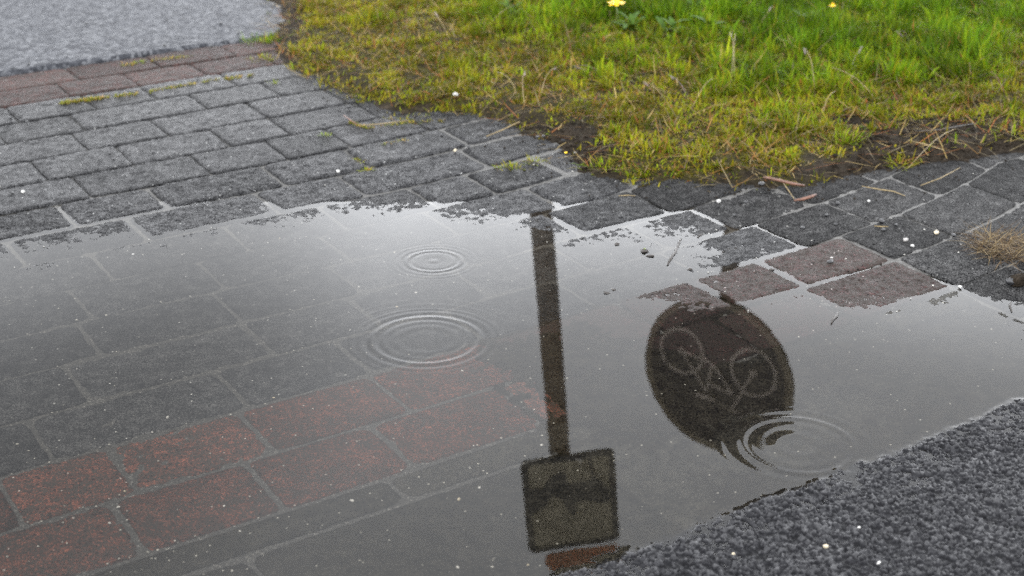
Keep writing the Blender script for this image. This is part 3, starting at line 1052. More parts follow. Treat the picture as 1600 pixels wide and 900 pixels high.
# ---- single tufts that stand apart on the bare soil and in the joints
def tuft_at(px_, py_, cnt, ln, spread, label, pal=(1, 2, 3), dryshare=0.15, lean0=0.75):
    gxy = G(px_, py_, 0.015)
    zz_ = max(float(level(np.array([gxy[0]]), np.array([gxy[1]]))[0]), float(verge_z(np.array([gxy[0]]), np.array([gxy[1]]))[0]))
    a = rng.uniform(0, 2 * np.pi, cnt)
    r = np.abs(rng.normal(0, spread, cnt)).clip(0, 1.6 * spread)
    bx_, by_ = gxy[0] + r * np.cos(a), gxy[1] + 0.7 * r * np.sin(a)
    az = a + rng.normal(0, 0.7, cnt)
    cc = pick(GREEN, rng.choice(pal, cnt))
    dd = rng.uniform(0, 1, cnt) < dryshare
    cc[dd] = pick(DRY, rng.integers(0, 4, dd.sum()))
    v, f, c = blades(np.stack([bx_, by_, np.full(cnt, zz_ - 0.003)], 1), ln * rng.uniform(0.5, 1.3, cnt), rng.uniform(0.0013, 0.0026, cnt), az,
                     rng.normal(lean0, 0.3, cnt).clip(0.05, 1.5), rng.normal(0.5, 0.3, cnt), cc)
    o = blade_obj('grass_tuft', v, f, c, (gxy[0], gxy[1], zz_))
    return tag(o, label, 'grass tuft', 'grass tufts standing apart')


tuft_at(965, 222, 90, 0.030, 0.018, 'small upright grass tuft on the bare soil left of the turf corner')
tuft_at(945, 262, 140, 0.024, 0.035, 'low spreading grass tuft at the soil edge nearest the mirrored post')
tuft_at(1010, 270, 160, 0.026, 0.040, 'flat green tuft on the soil tip reaching towards the puddle')
tuft_at(1405, 264, 60, 0.036, 0.014, 'spidery grass tuft alone on the dark soil, right of the turf', (2, 3), 0.1, 0.95)
tuft_at(1578, 228, 80, 0.042, 0.030, 'straggly grass tuft on bare soil by the right edge', (1, 2, 3), 0.35, 0.9)
tuft_at(1315, 238, 90, 0.040, 0.022, 'bright tuft of narrow leaves at the ragged lower edge of the turf', (1, 1, 2), 0.1)
tuft_at(509, 212, 26, 0.015, 0.006, 'tiny green tuft in a paver joint, left of the yellow moss line', (1, 2), 0)
tuft_at(552, 244, 60, 0.010, 0.016, 'thin mossy tuft in the header joint above the puddle', (2, 3), 0.1, 1.1)
tuft_at(572, 258, 40, 0.010, 0.012, 'short yellow-green sprig at the lower end of the mossy header joint', (2, 3), 0.1, 1.1)
tuft_at(800, 258, 90, 0.020, 0.022, 'fine grass sprouting along a joint below the bare soil', (1, 2, 3), 0.1, 0.9)
tuft_at(835, 250, 60, 0.018, 0.020, 'wispy pale grass sprouting at the joint just above the crossing', (2, 3), 0.1, 0.9)
tuft_at(415, 72, 150, 0.030, 0.045, 'green grass patch creeping onto the asphalt path', (0, 1, 2), 0.1)
tuft_at(430, 137, 30, 0.014, 0.010, 'tiny tuft in the pavers beside the turf corner', (1, 2), 0)
tuft_at(222, 104, 40, 0.012, 0.014, 'small moss tuft on the edge of the asphalt path', (1, 2), 0)
tuft_at(415, 100, 60, 0.018, 0.03, 'sparse dry tuft where the red pavers run under the soil', (2, 3), 0.4)
tuft_at(1500, 120, 60, 0.06, 0.04, 'tall bright tuft in the turf near the right edge', (0, 1), 0.05, 0.5)
tuft_at(625, 190, 110, 0.016, 0.05, 'low mossy tuft fringing the pavers', (2, 3), 0.15, 1.0)

# moss in the joint beside the red course, and thinner lines elsewhere
mv, mf, mc, off = [], [], [], 0
for path_, cnt, ln in (([(95, 164), (130, 159), (160, 156)], 600, 0.008), ([(160, 155), (225, 147.5), (280, 138), (330, 130), (400, 121)], 1300, 0.006),
                       ([(190, 106), (250, 98), (300, 93)], 260, 0.007), ([(545, 190), (575, 198), (640, 190), (700, 188)], 500, 0.006), ([(590, 222), (640, 214)], 160, 0.005)):
    q = np.array(path_, float)
    tt = rng.uniform(0, len(q) - 1.001, cnt)
    i = tt.astype(int)
    pp = q[i] + (q[i + 1] - q[i]) * (tt - i)[:, None] + rng.normal(0, 1.0, (cnt, 2))
    g2 = G(pp[:, 0], pp[:, 1], 0.02)
    zz_ = level(g2[:, 0], g2[:, 1]) - 0.001
    kk = hsh(np.floor(pp[:, 0] / 9), np.zeros(cnt), 5) > 0.25
    g2, zz_, nn_ = g2[kk], zz_[kk], int(kk.sum())
    v, f, c = blades(np.stack([g2[:, 0], g2[:, 1], zz_], 1), ln * rng.uniform(0.6, 1.6, nn_), rng.uniform(0.0012, 0.003, nn_), rng.uniform(0, 2 * np.pi, nn_), rng.normal(0.8, 0.4, nn_).clip(0, 1.5), rng.normal(0.5, 0.3, nn_),
                     pick(np.array([[0.16, 0.17, 0.02], [0.22, 0.17, 0.03], [0.26, 0.16, 0.05], [0.12, 0.15, 0.02]]), rng.integers(0, 4, nn_)))
    mv.append(v)
    mf.append(f + off)
    mc.append(c)
    off += len(v)
moss = blade_obj('moss', np.concatenate(mv), np.concatenate(mf), np.concatenate(mc))
tag(moss, 'yellow-green moss lining the joint beside the red pavers', 'moss', kind='stuff')


# ------------------------------------------------------------------ small things lying about
def ico(sub=1):
    ph = (1 + 5 ** 0.5) / 2
    v = [Vector(p).normalized() for p in [(-1, ph, 0), (1, ph, 0), (-1, -ph, 0), (1, -ph, 0), (0, -1, ph), (0, 1, ph), (0, -1, -ph), (0, 1, -ph), (ph, 0, -1), (ph, 0, 1), (-ph, 0, -1), (-ph, 0, 1)]]
    f = [(0, 11, 5), (0, 5, 1), (0, 1, 7), (0, 7, 10), (0, 10, 11), (1, 5, 9), (5, 11, 4), (11, 10, 2), (10, 7, 6), (7, 1, 8), (3, 9, 4), (3, 4, 2), (3, 2, 6), (3, 6, 8), (3, 8, 9), (4, 9, 5), (2, 4, 11), (6, 2, 10), (8, 6, 7), (9, 8, 1)]
    for _ in range(sub):
        cache, nf = {}, []
        def mid(a, b_):
            k_ = (min(a, b_), max(a, b_))
            if k_ not in cache:
                v.append(((v[a] + v[b_]) / 2).normalized())
                cache[k_] = len(v) - 1
            return cache[k_]
        for a, b_, c_ in f:
            ab, bc, ca = mid(a, b_), mid(b_, c_), mid(c_, a)
            nf += [(a, ab, ca), (b_, bc, ab), (c_, ca, bc), (ab, bc, ca)]
        f = nf
    return np.array([tuple(p) for p in v]), np.array(f)


ICV, ICF = ico(1)
IC0V, IC0F = ico(0)


def stone_verts(seed, ax=1.0, ay=0.8, az=0.6, rough_=0.28):
    r = np.random.default_rng(seed)
    v = ICV.copy()
    for _ in range(5):                             # knock a few flats off
        d = r.normal(size=3)
        d /= np.linalg.norm(d)
        h = r.uniform(0.62, 0.9)
        over = np.clip(v @ d - h, 0, None)
        v = v - over[:, None] * d * 0.9
    v *= 1 + r.normal(0, rough_ * 0.25, (len(v), 1))
    return v * np.array([ax, ay, az])


STONES = [bpy.data.meshes.new('pebble') for _ in range(5)]


def surf_z(gx_, gy_):
    l_ = float(level(np.array([gx_]), np.array([gy_]))[0])
    if gy_ > 2.6:
        l_ = max(l_, float(verge_z(np.array([gx_]), np.array([gy_]))[0]))
    vq = (V0 - (gx_ * NX[0] + gy_ * NX[1])) / W
    if vq > 18.5:
        l_ = 0.004 + 0.010 * min(1, (vq - 18.5) / 2)
    if vq < 0:
        l_ = max(l_, 0.034)
    return l_


seed_ = [0]


def stone(px_, py_, size_px, mat, label, group, ax=1.0, ay=0.8, az=0.65, name='pebble'):
    g0 = G(px_, py_, 0.0)
    zz_ = surf_z(*g0)
    g0 = G(px_, py_, zz_)
    r_ = 0.74 * size_px * g0[1] / CP / FPX / 2
    seed_[0] += 1
    v = stone_verts(seed_[0], ax, ay, az) * r_
    o = mesh_obj(name, v, ICF, M[mat], None, False, (g0[0], g0[1], zz_ + r_ * az * 0.55))
    o.rotation_euler = (0, 0, random.uniform(0, 6.28))
    return tag(o, label, 'stone', group)


GB = 'black pebbles on the pavers'
stone(1297, 411, 17, 'stone_black', 'black pebble alone on the dull red paver beside the puddle', GB, 1, .7, .6)
stone(1377, 347, 15, 'stone_black', 'larger of two neighbouring black pebbles on the dark pavers', GB, 1, .8, .7)
stone(1380, 360, 11, 'stone_black', 'smaller black pebble just below the larger one on the dark pavers', GB)
stone(1490, 369, 12, 'stone_black', 'black pebble next to a beige chip in the right-hand pavers', GB)
stone(1190, 289, 18, 'stone_black', 'black stone at the left end of the reddish twig', GB, 1, .8, .5)
stone(484, 214, 8, 'stone_black', 'black crumb left of the tiny green tuft in the paver joint', GB)
ORD = ['first', 'second', 'third', 'fourth', 'fifth', 'sixth', 'seventh', 'eighth', 'ninth', 'tenth', 'eleventh', 'twelfth']


def zoned(spots, zones, mats, what, group, **kw):
    """one stone for each spot, told apart by the zone it lies in and its order from the left"""
    buckets = {}
    for q in spots:
        for test, words_ in zones:
            if test(q[0], q[1]):
                buckets.setdefault(words_, []).append(q)
                break
    for words_, qs in buckets.items():
        qs.sort()
        for i_, q in enumerate(qs):
            lab = '%s %s' % (what, words_) if len(qs) == 1 else '%s %s, %s from the left' % (what, words_, ORD[i_])
            stone(*q, mats[i_ % len(mats)], lab, group, **kw)


zoned([(1254, 357, 11), (1308, 319, 12), (1291, 337, 9), (1306, 351, 9), (1165, 317, 10), (1148, 337, 8), (466, 234, 6), (467, 248, 6), (582, 185, 10), (690, 212, 8),
       (622, 270, 5), (634, 271, 6), (840, 215, 10), (849, 214, 9), (899, 240, 9), (876, 236, 9), (844, 227, 6), (732, 230, 8), (42, 191, 7), (17, 185, 7), (172, 240, 6), (177, 249, 6), (239, 239, 8),
       (191, 255, 6), (301, 240, 6), (350, 231, 6), (69, 346, 5), (19, 302, 7), (545, 168, 10), (1410, 363, 7), (1400, 352, 8), (1365, 336, 6), (60, 280, 5), (284, 291, 5)],
      [(lambda x_, y_: x_ < 400 and y_ < 262 and x_ < 100, 'on the far left pavers'), (lambda x_, y_: x_ < 400 and y_ < 262, 'on the middle left pavers'),
       (lambda x_, y_: x_ < 400, 'on left pavers just above the puddle'), (lambda x_, y_: x_ < 600, 'beside the left tip of the turf'), (lambda x_, y_: x_ < 800, 'on pavers below mid turf'),
       (lambda x_, y_: x_ < 1000, 'on the soil edge above the mirrored post'), (lambda x_, y_: x_ < 1260, 'on dirty pavers below the turf tip'), (lambda x_, y_: True, 'on dark pavers above the red ones')],
      ['stone_black'], 'small black pebble', GB)
zoned([(257, 72, 8), (345, 37, 8), (260, 32, 6), (135, 37, 6), (330, 73, 7), (293, 14, 6), (372, 52, 7), (45, 100, 6), (395, 57, 6)],
      [(lambda x_, y_: True, 'on the wet asphalt path')], ['stone_black'], 'dark grit stone', 'dark stones on the asphalt path')
GW = 'white pebbles'
stone(36, 301, 8, 'stone_white', 'round white pebble on grey pavers near the left edge', GW, 1, 1, .9)
stone(528, 269, 8, 'stone_white', 'round white pebble on the pavers above the bright middle of the puddle', GW, 1, 1, .9)
stone(711, 236, 13, 'stone_beige', 'pale oblong chip lying in a paver joint below the turf', GW, 1, .45, .5)
stone(712, 149, 12, 'stone_white', 'white shard lying in the turf', GW, .6, 1, .7)
stone(1123, 316, 10, 'stone_white', 'blocky white pebble on the dirty pavers below the turf tip', GW, 1, .8, .9)
stone(1357, 315, 8, 'stone_white', 'small white pebble on the dark pavers below the straw stalk', GW)
stone(1299, 404, 8, 'stone_grey', 'grey chip on top of the black pebble on the red paver', GW)
stone(1415, 376, 15, 'stone_grey', 'grey stone on the dark pavers, left of the beige chip', GW, 1, .7, .6)
stone(1426, 385, 9, 'stone_white', 'small pale stone below the grey stone on the dark pavers', GW)
stone(1463, 365, 15, 'stone_beige', 'beige chip in the joint of the dark pavers', GW, 1, .7, .6)
stone(1290, 855, 14, 'stone_beige', 'cream pebble on the coarse asphalt at the lower right', GW, 1, .9, .8)
stone(1373, 880, 16, 'stone_white', 'flat white chip on the coarse asphalt near the bottom edge', GW, 1, .4, .3)
stone(1342, 825, 8, 'stone_white', 'tiny white chip on the coarse asphalt, nearest the puddle', GW)
stone(1146, 866, 9, 'stone_beige', 'tiny beige chip on the coarse asphalt, leftmost', GW)
stone(1500, 449, 9, 'stone_white', 'white pebble at the water edge at the end of the red paver', GW)
stone(884, 239, 8, 'petal', 'bright yellow speck of leaf among black pebbles on the soil edge', None, 1, .7, .4, 'yellow_fragment')
zoned([(262, 653, 11), (238, 676, 7), (428, 622, 7), (749, 763, 12), (717, 781, 13), (846, 697, 12), (1007, 661, 7), (650, 458, 9), (722, 580, 8), (195, 768, 7), (350, 792, 10), (550, 783, 12), (715, 887, 11), (825, 883, 7),
       (171, 818, 9), (1564, 538, 10), (1555, 514, 8), (1518, 519, 8), (285, 398, 5), (740, 697, 6), (620, 480, 6), (561, 449, 7), (120, 577, 5), (185, 793, 10), (375, 831, 10), (950, 690, 6), (208, 398, 6), (437, 373, 6)],
      [(lambda x_, y_: x_ > 1400, 'under water at the puddle right end'), (lambda x_, y_: x_ > 900, 'under water between the two mirrored signs'), (lambda x_, y_: y_ < 420, 'under water by the upper left shore'),
       (lambda x_, y_: y_ < 600, 'under water among the grey pavers'), (lambda x_, y_: x_ < 460 and y_ < 700, 'under water on the upper red course'), (lambda x_, y_: x_ < 460, 'under water on the lower red course'),
       (lambda x_, y_: True, 'in the gutter left of the square sign')],
      ['stone_white', 'stone_white', 'stone_beige'], 'white pebble', 'white pebbles under water', ax=1, ay=.65, az=.5)

# fine pale grit: joints, gutter, soil edge
N = 2300
pxs = rng.uniform(-30, 1640, N)
pys = 255 + 645 * rng.uniform(0, 1, N) ** 0.8
g0 = G(pxs, pys)
uu = (g0 @ DX) / W
vq = (V0 - g0 @ NX) / W
fr_v = np.abs(vq - np.round(vq))
wgt = np.where(vq < 16.1, np.where(fr_v < 0.05, 1.0, 0.10), 0.40) * (vq < 18.2)
wgt = np.where((vq > 11.5) & (uu > 12.2) & (fr_v > 0.06), 0.22, wgt)
wgt *= np.where(vq < 9, 0.35, 1.0)
ok = rng.uniform(0, 1, N) < wgt
g0, vq, uu = g0[ok], vq[ok], uu[ok]
n = len(g0)
gz = level(g0[:, 0], g0[:, 1]) + 0.0008
sv = inside_verge(g0[:, 0], g0[:, 1])
gz = np.where(sv > -0.05, np.maximum(gz, verge_z(g0[:, 0], g0[:, 1], sv)), gz)
r_ = rng.uniform(0.0006, 0.0016, n) * np.where(rng.uniform(0, 1, n) < 0.06, 1.6, 1.0)
sc3 = np.stack([r_ * rng.uniform(0.8, 1.5, n), r_ * rng.uniform(0.7, 1.2, n), r_ * 0.7], 1)
vv_ = (IC0V[None] * sc3[:, None] * rng.uniform(0.8, 1.2, (n, 12, 1)) + np.stack([g0[:, 0], g0[:, 1], gz], 1)[:, None]).reshape(-1, 3)
ff_ = (np.arange(n)[:, None, None] * 12 + IC0F[None]).reshape(-1, 3)
M['grit'] = flat_mat('pale_grit', (0.34, 0.33, 0.30), 0.6, 400, 0.45)
grit = mesh_obj('grit', vv_, ff_, M['grit'], None, False)
tag(grit, 'fine pale grit scattered in the joints and gutter', 'grit', kind='stuff')
N = 800
pxs = rng.uniform(0, 1600, N)
pys = rng.uniform(165, 330, N)
g0 = G(pxs, pys)
sv = inside_verge(g0[:, 0], g0[:, 1])
ok = (sv < 0.22) & (rng.uniform(0, 1, N) < np.exp(-((sv + 0.02) / 0.12) ** 2))
g0, sv = g0[ok], sv[ok]
n = len(g0)
gz = np.maximum(level(g0[:, 0], g0[:, 1]), verge_z(g0[:, 0], g0[:, 1], sv)) + 0.001
r_ = rng.uniform(0.0010, 0.0028, n)
vv_ = (IC0V[None] * (r_[:, None, None] * np.array([1.1, .9, .7])) * rng.uniform(0.75, 1.25, (n, 12, 1)) + np.stack([g0[:, 0], g0[:, 1], gz], 1)[:, None]).reshape(-1, 3)
crumbs = mesh_obj('soil_crumbs', vv_, (np.arange(n)[:, None, None] * 12 + IC0F[None]).reshape(-1, 3), M['soil'], None, False)
tag(crumbs, 'dark crumbs of soil washed onto the pavers below the verge', 'soil', kind='stuff')


# crumbly earth on the bare patches of the verge
N = 6000
pxs = np.concatenate([rng.uniform(1300, 1640, N), rng.uniform(800, 960, N // 3)])
pys = np.concatenate([rng.uniform(165, 300, N), rng.uniform(195, 275, N // 3)])
g0 = G(pxs, pys, 0.02)
sv = inside_verge(g0[:, 0], g0[:, 1])
gz = verge_z(g0[:, 0], g0[:, 1], sv)
cv = cover(g0[:, 0], g0[:, 1], sv, gz, *to_px(g0[:, 0], g0[:, 1], gz))[0]
ok = (sv > -0.01) & (rng.uniform(0, 1, len(cv)) < 0.55 - 0.5 * cv)
g0, gz = g0[ok], gz[ok]
n = len(g0)
r_ = rng.gamma(2.2, 0.0011, n).clip(0.0008, 0.008)
vv_ = (IC0V[None] * (r_[:, None, None] * np.array([1.1, .95, .7])) * rng.uniform(0.7, 1.3, (n, 12, 1)) + np.stack([g0[:, 0], g0[:, 1], gz + r_ * 0.2], 1)[:, None]).reshape(-1, 3)
earth = mesh_obj('loose_earth', vv_, (np.arange(n)[:, None, None] * 12 + IC0F[None]).reshape(-1, 3), M['soil'], None, False)
tag(earth, 'loose dark crumbs of earth on the bare patches of the verge', 'soil', kind='stuff')


# ---- twigs, stalks, straws
def rod(name, pts_px, rad, mat, label, cat, group=None, z_up=0.003, kind=None):
    pts = []
    for q in pts_px:
        g1 = G(q[0], q[1], 0.0)
        zz_ = surf_z(*g1) if len(q) < 3 else 0.0
        if len(q) >= 3:
            zz_ = q[2]
        g1 = G(q[0], q[1], zz_ + z_up)
        pts.append(Vector((g1[0], g1[1], zz_ + z_up)))
    org = pts[0].copy()
    k_ = len(pts)
    rr_ = [rad * (1.0 if 0 < i < k_ - 1 else 0.6) for i in range(k_)]
    v, f = tube([p - org for p in pts], rr_, 7)
    o = mesh_obj(name, v, f, M[mat], None, True, org)
    return tag(o, label, cat, group)


rod('twig', [(1193, 277), (1205, 279), (1222, 283), (1238, 287), (1257, 290)], 0.0032, 'twig', 'reddish-brown twig lying along the lower edge of the turf', 'twig')
rod('twig', [(1241, 313), (1255, 311), (1268, 307), (1275, 304)], 0.0035, 'twig', 'short thick brown bark piece below the reddish twig', 'twig')
rod('straw_stalk', [(1347, 291), (1375, 296), (1396, 299), (1414, 306)], 0.0013, 'straw', 'long bent yellow straw on the dark pavers right of the turf tip', 'straw')
rod('straw_stalk', [(1218, 278), (1229, 293), (1241, 311)], 0.0011, 'straw', 'thin pale straw hanging from the turf to the bark piece', 'straw')
rod('straw_stalk', [(1420, 219), (1447, 226), (1474, 234)], 0.0015, 'straw', 'pale thick straw lying on the bare soil', 'straw')
rod('straw_stalk', [(1366, 353), (1377, 354), (1388, 354)], 0.0012, 'straw', 'short straw between the two neighbouring black pebbles', 'straw')
rod('straw_stalk', [(760, 213), (785, 203), (812, 190)], 0.0016, 'straw', 'pale straw pointing from the turf down to the pavers', 'straw')
rod('straw_stalk', [(966, 306), (980, 305), (993, 306)], 0.0010, 'straw', 'short orange straw on the pavers above the puddle', 'straw')
rod('straw_stalk', [(537, 180), (548, 188), (557, 194)], 0.0018, 'twig', 'rusty straw across the pavers at the left end of the turf', 'straw')
rod('straw_stalk', [(560, 196), (590, 194), (638, 188)], 0.0013, 'straw', 'thin orange straw lying in a joint along the turf', 'straw')
rod('straw_stalk', [(1438, 290), (1470, 278), (1500, 262)], 0.0011, 'straw', 'thin straw on the soil right of the spidery tuft', 'straw')
rod('root', [(1435, 205), (1470, 203), (1495, 198), (1530, 192)], 0.0022, 'dark_twig', 'dark thin root running across the bare soil', 'root')
# floating on the water
rod('floating_twig', [(1310, 487, 0), (1307, 494, 0), (1301, 499, 0), (1299, 505, 0)], 0.0022, 'dark_twig', 'short dark twig floating at the corner of the red paver', 'twig', None, 0.001)
rod('floating_twig', [(1580, 472, 0), (1578, 477, 0), (1581, 487, 0)], 0.0020, 'dark_twig', 'dark twig standing at the water edge near the right side', 'twig', None, 0.001)
rod('floating_husk', [(1064, 373, 0), (1057, 388, 0), (1056, 393, 0), (1050, 400, 0), (1043, 414, 0)], 0.0024, 'dark_twig', 'slim pointed grass husk floating in the upper right pool', 'husk', None, 0.0008)
rod('floating_twig', [(1090, 371, 0), (1094, 367, 0), (1098, 366, 0)], 0.0018, 'dark_twig', 'tiny dark twig beside the wet stones in the upper right pool', 'twig', None, 0.0008)


def wet_clod(px_, py_, sz, label, mat='dark_twig', name='wet_clod', zz_=0.0, ax=1, ay=.7, az=.55):
    g1 = G(px_, py_, zz_)
    r_ = sz * g1[1] / CP / FPX / 2
    seed_[0] += 1
    o = mesh_obj(name, stone_verts(seed_[0], ax, ay, az, 0.5) * r_, ICF, M[mat], None, True, (g1[0], g1[1], zz_ + r_ * az * 0.3))
    return tag(o, label, 'clod', 'wet crumbs in the puddle')


c1 = wet_clod(1007, 393, 13, 'dark crumb with a green sprout on top, in the upper right pool')
mesh_obj('sprout', ICV * np.array([.0022, .0018, .002]), ICF, M['stem_green'], c1, True, (0, 0, 0.0042))
wet_clod(1016, 400, 13, 'flat dark crumb just right of the one with the green sprout', ay=.6, az=.35)
wet_clod(964, 382, 8, 'small dark crumb left of the sprouting one in the puddle')
wet_clod(948, 458, 10, 'left of two dark crumbs in mid puddle, right of the mirrored post', az=.4)
wet_clod(959, 453, 7, 'right of two dark crumbs in mid puddle, right of the mirrored post', az=.4)
wet_clod(1078, 421, 10, 'dark crumb at the upper corner of the red paver', az=.4)
wet_clod(1205, 422, 10, 'dark crumb in the water-filled header joint between red pavers', az=.5)
clod = wet_clod(1590, 440, 34, 'dark brown soil clod on the pavers at the right edge', 'soil', 'soil_clod', 0.012, 1, .8, .6)
clod2 = wet_clod(1579, 441, 16, 'black stone lying against the brown clod at the right edge', 'stone_black', 'soil_clod', 0.012, 1, .8, .8)

# clump of dead bleached grass on the right
cg = G(1572, 388, 0.012)
n = 420
a = rng.uniform(0, 2 * np.pi, n)
r = np.sqrt(rng.uniform(0, 1, n)) * 0.058
bx_, by_ = cg[0] + r * np.cos(a), cg[1] + 1.25 * r * np.sin(a)
v, f, c = blades(np.stack([bx_, by_, surf_z(*cg) + 0.012 * np.clip(1 - (r / 0.06) ** 2, 0, 1) * rng.uniform(0, 1, n)], 1), rng.uniform(0.03, 0.07, n), rng.uniform(0.0010, 0.0018, n), rng.uniform(0, 2 * np.pi, n),
                 rng.normal(1.4, 0.14, n).clip(1.0, 1.6), rng.normal(0.1, 0.3, n), pick(np.array([[0.20, 0.15, 0.08], [0.13, 0.09, 0.048], [0.06, 0.038, 0.022]]), rng.integers(0, 3, n), 0.2))
o = blade_obj('dead_grass_clump', v, f, c, (cg[0], cg[1], surf_z(*cg)))
tag(o, 'matted clump of bleached dead grass on the pavers at the right edge', 'dead grass')


# ---- seed stalks leaning out of the turf
def stalk(b_px, t_px, hgt, label, col='straw', head=0.0):
    g1 = G(b_px[0], b_px[1], 0.03)
    zz_ = surf_z(*g1)
    g1 = G(b_px[0], b_px[1], zz_)
    top = G(t_px[0], t_px[1], zz_ + hgt)
    p0 = Vector((g1[0], g1[1], zz_))
    p1 = Vector((top[0], top[1], zz_ + hgt))
    root = empty('seed_stalk', p0)
    tag(root, label, 'grass stalk', 'seed stalks in the turf')
    d = p1 - p0
    pts = [d * f_ + Vector((0.006 * math.sin(3 * f_ + b_px[0]), 0, 0.014 * math.sin(math.pi * f_))) for f_ in (0, .25, .5, .75, 1)]
    mesh_obj('stem', *tube(pts, [0.0009, 0.0008, 0.0007, 0.0006, 0.0005], 5), M[col], root)
    if head:
        dn = d.normalized()
        hp = [d - dn * head * f_ for f_ in (1.0, .75, .5, .25, -0.05)]
        mesh_obj('seed_head', *tube(hp, [0.0008, 0.0019, 0.0022, 0.0017, 0.0004], 6), M['seed'], root)


ST = [((1143, 140), (1141, 50), .075, 'straight upright stalk, left of a pair at mid turf', 'straw', .03),
      ((1146, 140), (1152, 52), .075, 'straight upright stalk, right of a pair at mid turf', 'straw', .0),
      ((1076, 170), (1118, 122), .045, 'pale thick straw slanting up to the right in the turf', 'straw', 0),
      ((1285, 185), (1306, 142), .04, 'pale straw slanting right above the lower turf edge', 'straw', 0),
      ((1330, 120), (1346, 72), .05, 'stalk with purplish head leaning right, near the right of the turf', 'seed', .035),
      ((1275, 150), (1256, 75), .06, 'stalk with purplish head leaning left above the ragged turf edge', 'straw', .035),
      ((1370, 160), (1300, 105), .05, 'long pale stalk leaning far left over the straw patch', 'straw', 0),
      ((945, 118), (897, 104), .02, 'dark head lying almost flat in the turf below the yellow flower', 'seed', .03),
      ((1070, 150), (1048, 118), .02, 'dark short head in the turf left of the slanting straw', 'seed', .025),
      ((1040, 155), (1005, 128), .03, 'pale stalk with its head pointing up left in the turf', 'straw', .02),
      ((930, 68), (975, 52), .03, 'bent golden straw below the yellow flower', 'straw', 0),
      ((1425, 70), (1400, 48), .04, 'dark head pointing up left at the right of the turf', 'seed', .03),
      ((1445, 30), (1420, 62), .01, 'dull head hanging down at the right of the turf', 'seed', .03),
      ((700, 60), (680, 18), .05, 'stalk with dark head leaning left in the left half of the turf', 'straw', .03),
      ((820, 165), (820, 112), .045, 'upright whitish stalk at the lower left of the turf', 'straw', .02),
      ((845, 150), (868, 106), .04, 'whitish stalk leaning right, beside the upright one', 'straw', .01),
      ((805, 148), (778, 112), .035, 'pale stalk leaning left, beside the upright whitish one', 'straw', 0),
      ((1500, 200), (1415, 262), .004, 'long thin stalk lying across the bare soil', 'straw', 0),
      ((1575, 150), (1545, 112), .05, 'orange-brown straw standing by the right edge', 'twig', 0),
      ((1592, 120), (1598, 95), .05, 'stalk with grey head at the right edge of the turf', 'straw', .02),
      ((1517, 125), (1518, 98), .04, 'upright rusty stalk in the bright turf at right', 'twig', 0),
      ((1180, 60), (1205, 10), .06, 'tall stalk leaning right in the dark hollow of the turf', 'straw', .03),
      ((760, 45), (800, 8), .05, 'golden stalk leaning right at the upper left of the turf', 'straw', 0)]
for q in ST:
    stalk(*q)


# ---- yellow flowers and the leafy weeds round them
def petal_mesh(ln, wd):
    v = [(0, -wd * .3, 0), (0, wd * .3, 0), (ln * .6, -wd * .5, ln * .08), (ln * .6, wd * .5, ln * .08), (ln, -wd * .28, ln * .02), (ln, wd * .28, ln * .02), (ln * .3, 0, ln * .03)]
    f = [(0, 2, 6), (2, 3, 6), (3, 1, 6), (1, 0, 6), (2, 4, 5, 3)]
    return v, f


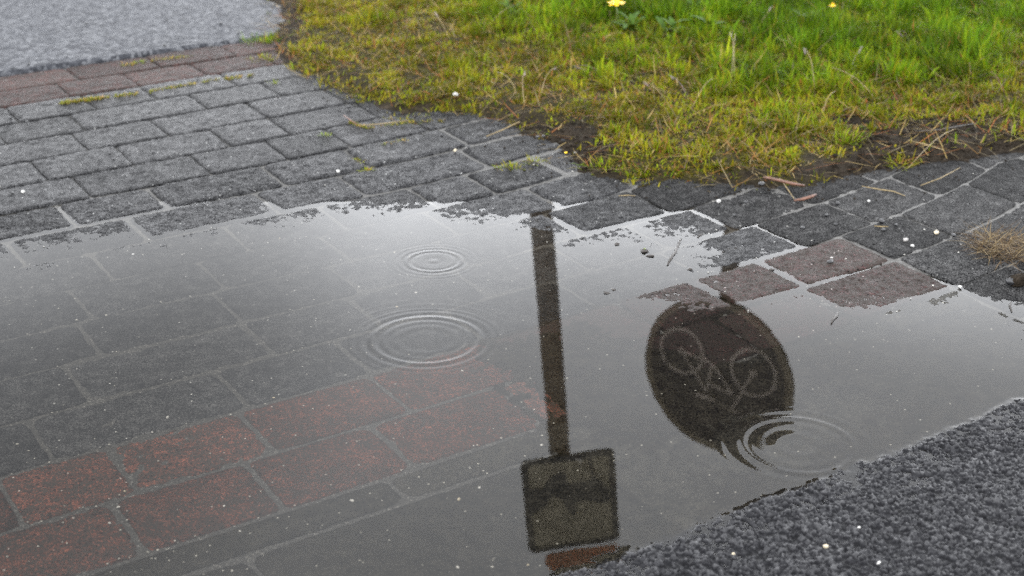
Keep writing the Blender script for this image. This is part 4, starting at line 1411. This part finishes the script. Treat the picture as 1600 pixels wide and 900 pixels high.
def flower(px_, py_, hgt, rad, label, npet=16, open_=1.0):
    g1 = G(px_, py_ + 36, 0.05)
    zz_ = surf_z(*g1)
    g1 = G(px_, py_, zz_ + hgt)
    p0 = Vector((g1[0], g1[1] - 0.005, zz_))
    root = empty('yellow_flower', p0)
    tag(root, label, 'flower', 'yellow flowers in the turf')
    mesh_obj('stem', *tube([(0, 0, 0), (0.004, 0.002, hgt * .5), (0, 0.005, hgt)], 0.0013, 6), M['stem_green'], root)
    mesh_obj('flower_centre', ICV * np.array([rad * .32, rad * .32, rad * .22]) + np.array([0, 0.005, hgt + rad * .05]), ICF, M['petal'], root)
    v, f = petal_mesh(rad, rad * 0.42)
    shared = None
    for lay in range(2):
        for k_ in range(npet // 2):
            a_ = 2 * math.pi * (k_ + 0.5 * lay) / (npet // 2) + random.uniform(-.1, .1)
            if shared is None:
                o_ = mesh_obj('petal', v, f, M['petal'], root, True)
                shared = o_.data
            else:
                o_ = bpy.data.objects.new('petal', shared)
                o_.parent = root
                COL.objects.link(o_)
            o_.location = (0, 0.005, hgt + 0.0006 * lay)
            o_.rotation_euler = (0, -(0.12 + 0.35 * lay) * open_ + random.uniform(-.12, .12), a_)
            o_.scale = (1 - .2 * lay,) * 3


flower(963, 7, 0.060, 0.027, 'bright yellow flower standing in the turf at the top edge')
flower(1301, 10, 0.050, 0.012, 'small orange-yellow half-closed flower in the right turf', 10, 2.2)


def weed(px_, py_, nleaf, ln, label):
    g1 = G(px_, py_, 0.05)
    zz_ = surf_z(*g1)
    g1 = G(px_, py_, zz_ + 0.02)
    root = empty('leafy_weed', (g1[0], g1[1], zz_))
    tag(root, label, 'weed', 'leafy weeds in the turf')
    v, f = [], []
    for i in range(6):
        t_ = i / 5
        wdt = 0.33 * ln * math.sin(math.pi * (0.08 + 0.9 * t_ ** 0.8)) ** 0.8
        up = 0.55 * ln * t_ - 0.35 * ln * t_ * t_
        v += [(ln * t_, -wdt / 2, up + wdt * .15), (ln * t_, 0, up), (ln * t_, wdt / 2, up + wdt * .15)]
        if i:
            b_ = 3 * i
            f += [(b_ - 3, b_, b_ + 1, b_ - 2), (b_ - 2, b_ + 1, b_ + 2, b_ - 1)]
    shared = None
    for k_ in range(nleaf):
        if shared is None:
            o_ = mesh_obj('leaf', v, f, M['leaf_dark'], root)
            shared = o_.data
        else:
            o_ = bpy.data.objects.new('leaf', shared)
            o_.parent = root
            COL.objects.link(o_)
        sc_ = random.uniform(.6, 1.2)
        o_.scale = (sc_, sc_, sc_)
        o_.location = (random.gauss(0, .012), random.gauss(0, .012), random.uniform(0, .028))
        o_.rotation_euler = (0, random.uniform(-.5, .3), 2.4 * k_ + random.uniform(-.4, .4))


weed(985, 40, 16, 0.055, 'dark broad-leaved weed under the bright yellow flower')
weed(1050, 45, 14, 0.050, 'dark broad-leaved weed in the hollow right of the yellow flower')
weed(1110, 40, 12, 0.050, 'broad-leaved weed left of the tall stalk in the dark hollow')
weed(1262, 30, 12, 0.045, 'broad-leaved weed left of the small orange-yellow flower')
weed(800, 12, 10, 0.045, 'broad-leaved weed at the top edge of the left turf')
weed(1090, 12, 12, 0.045, 'broad-leaved weed at the top edge between the two flowers')
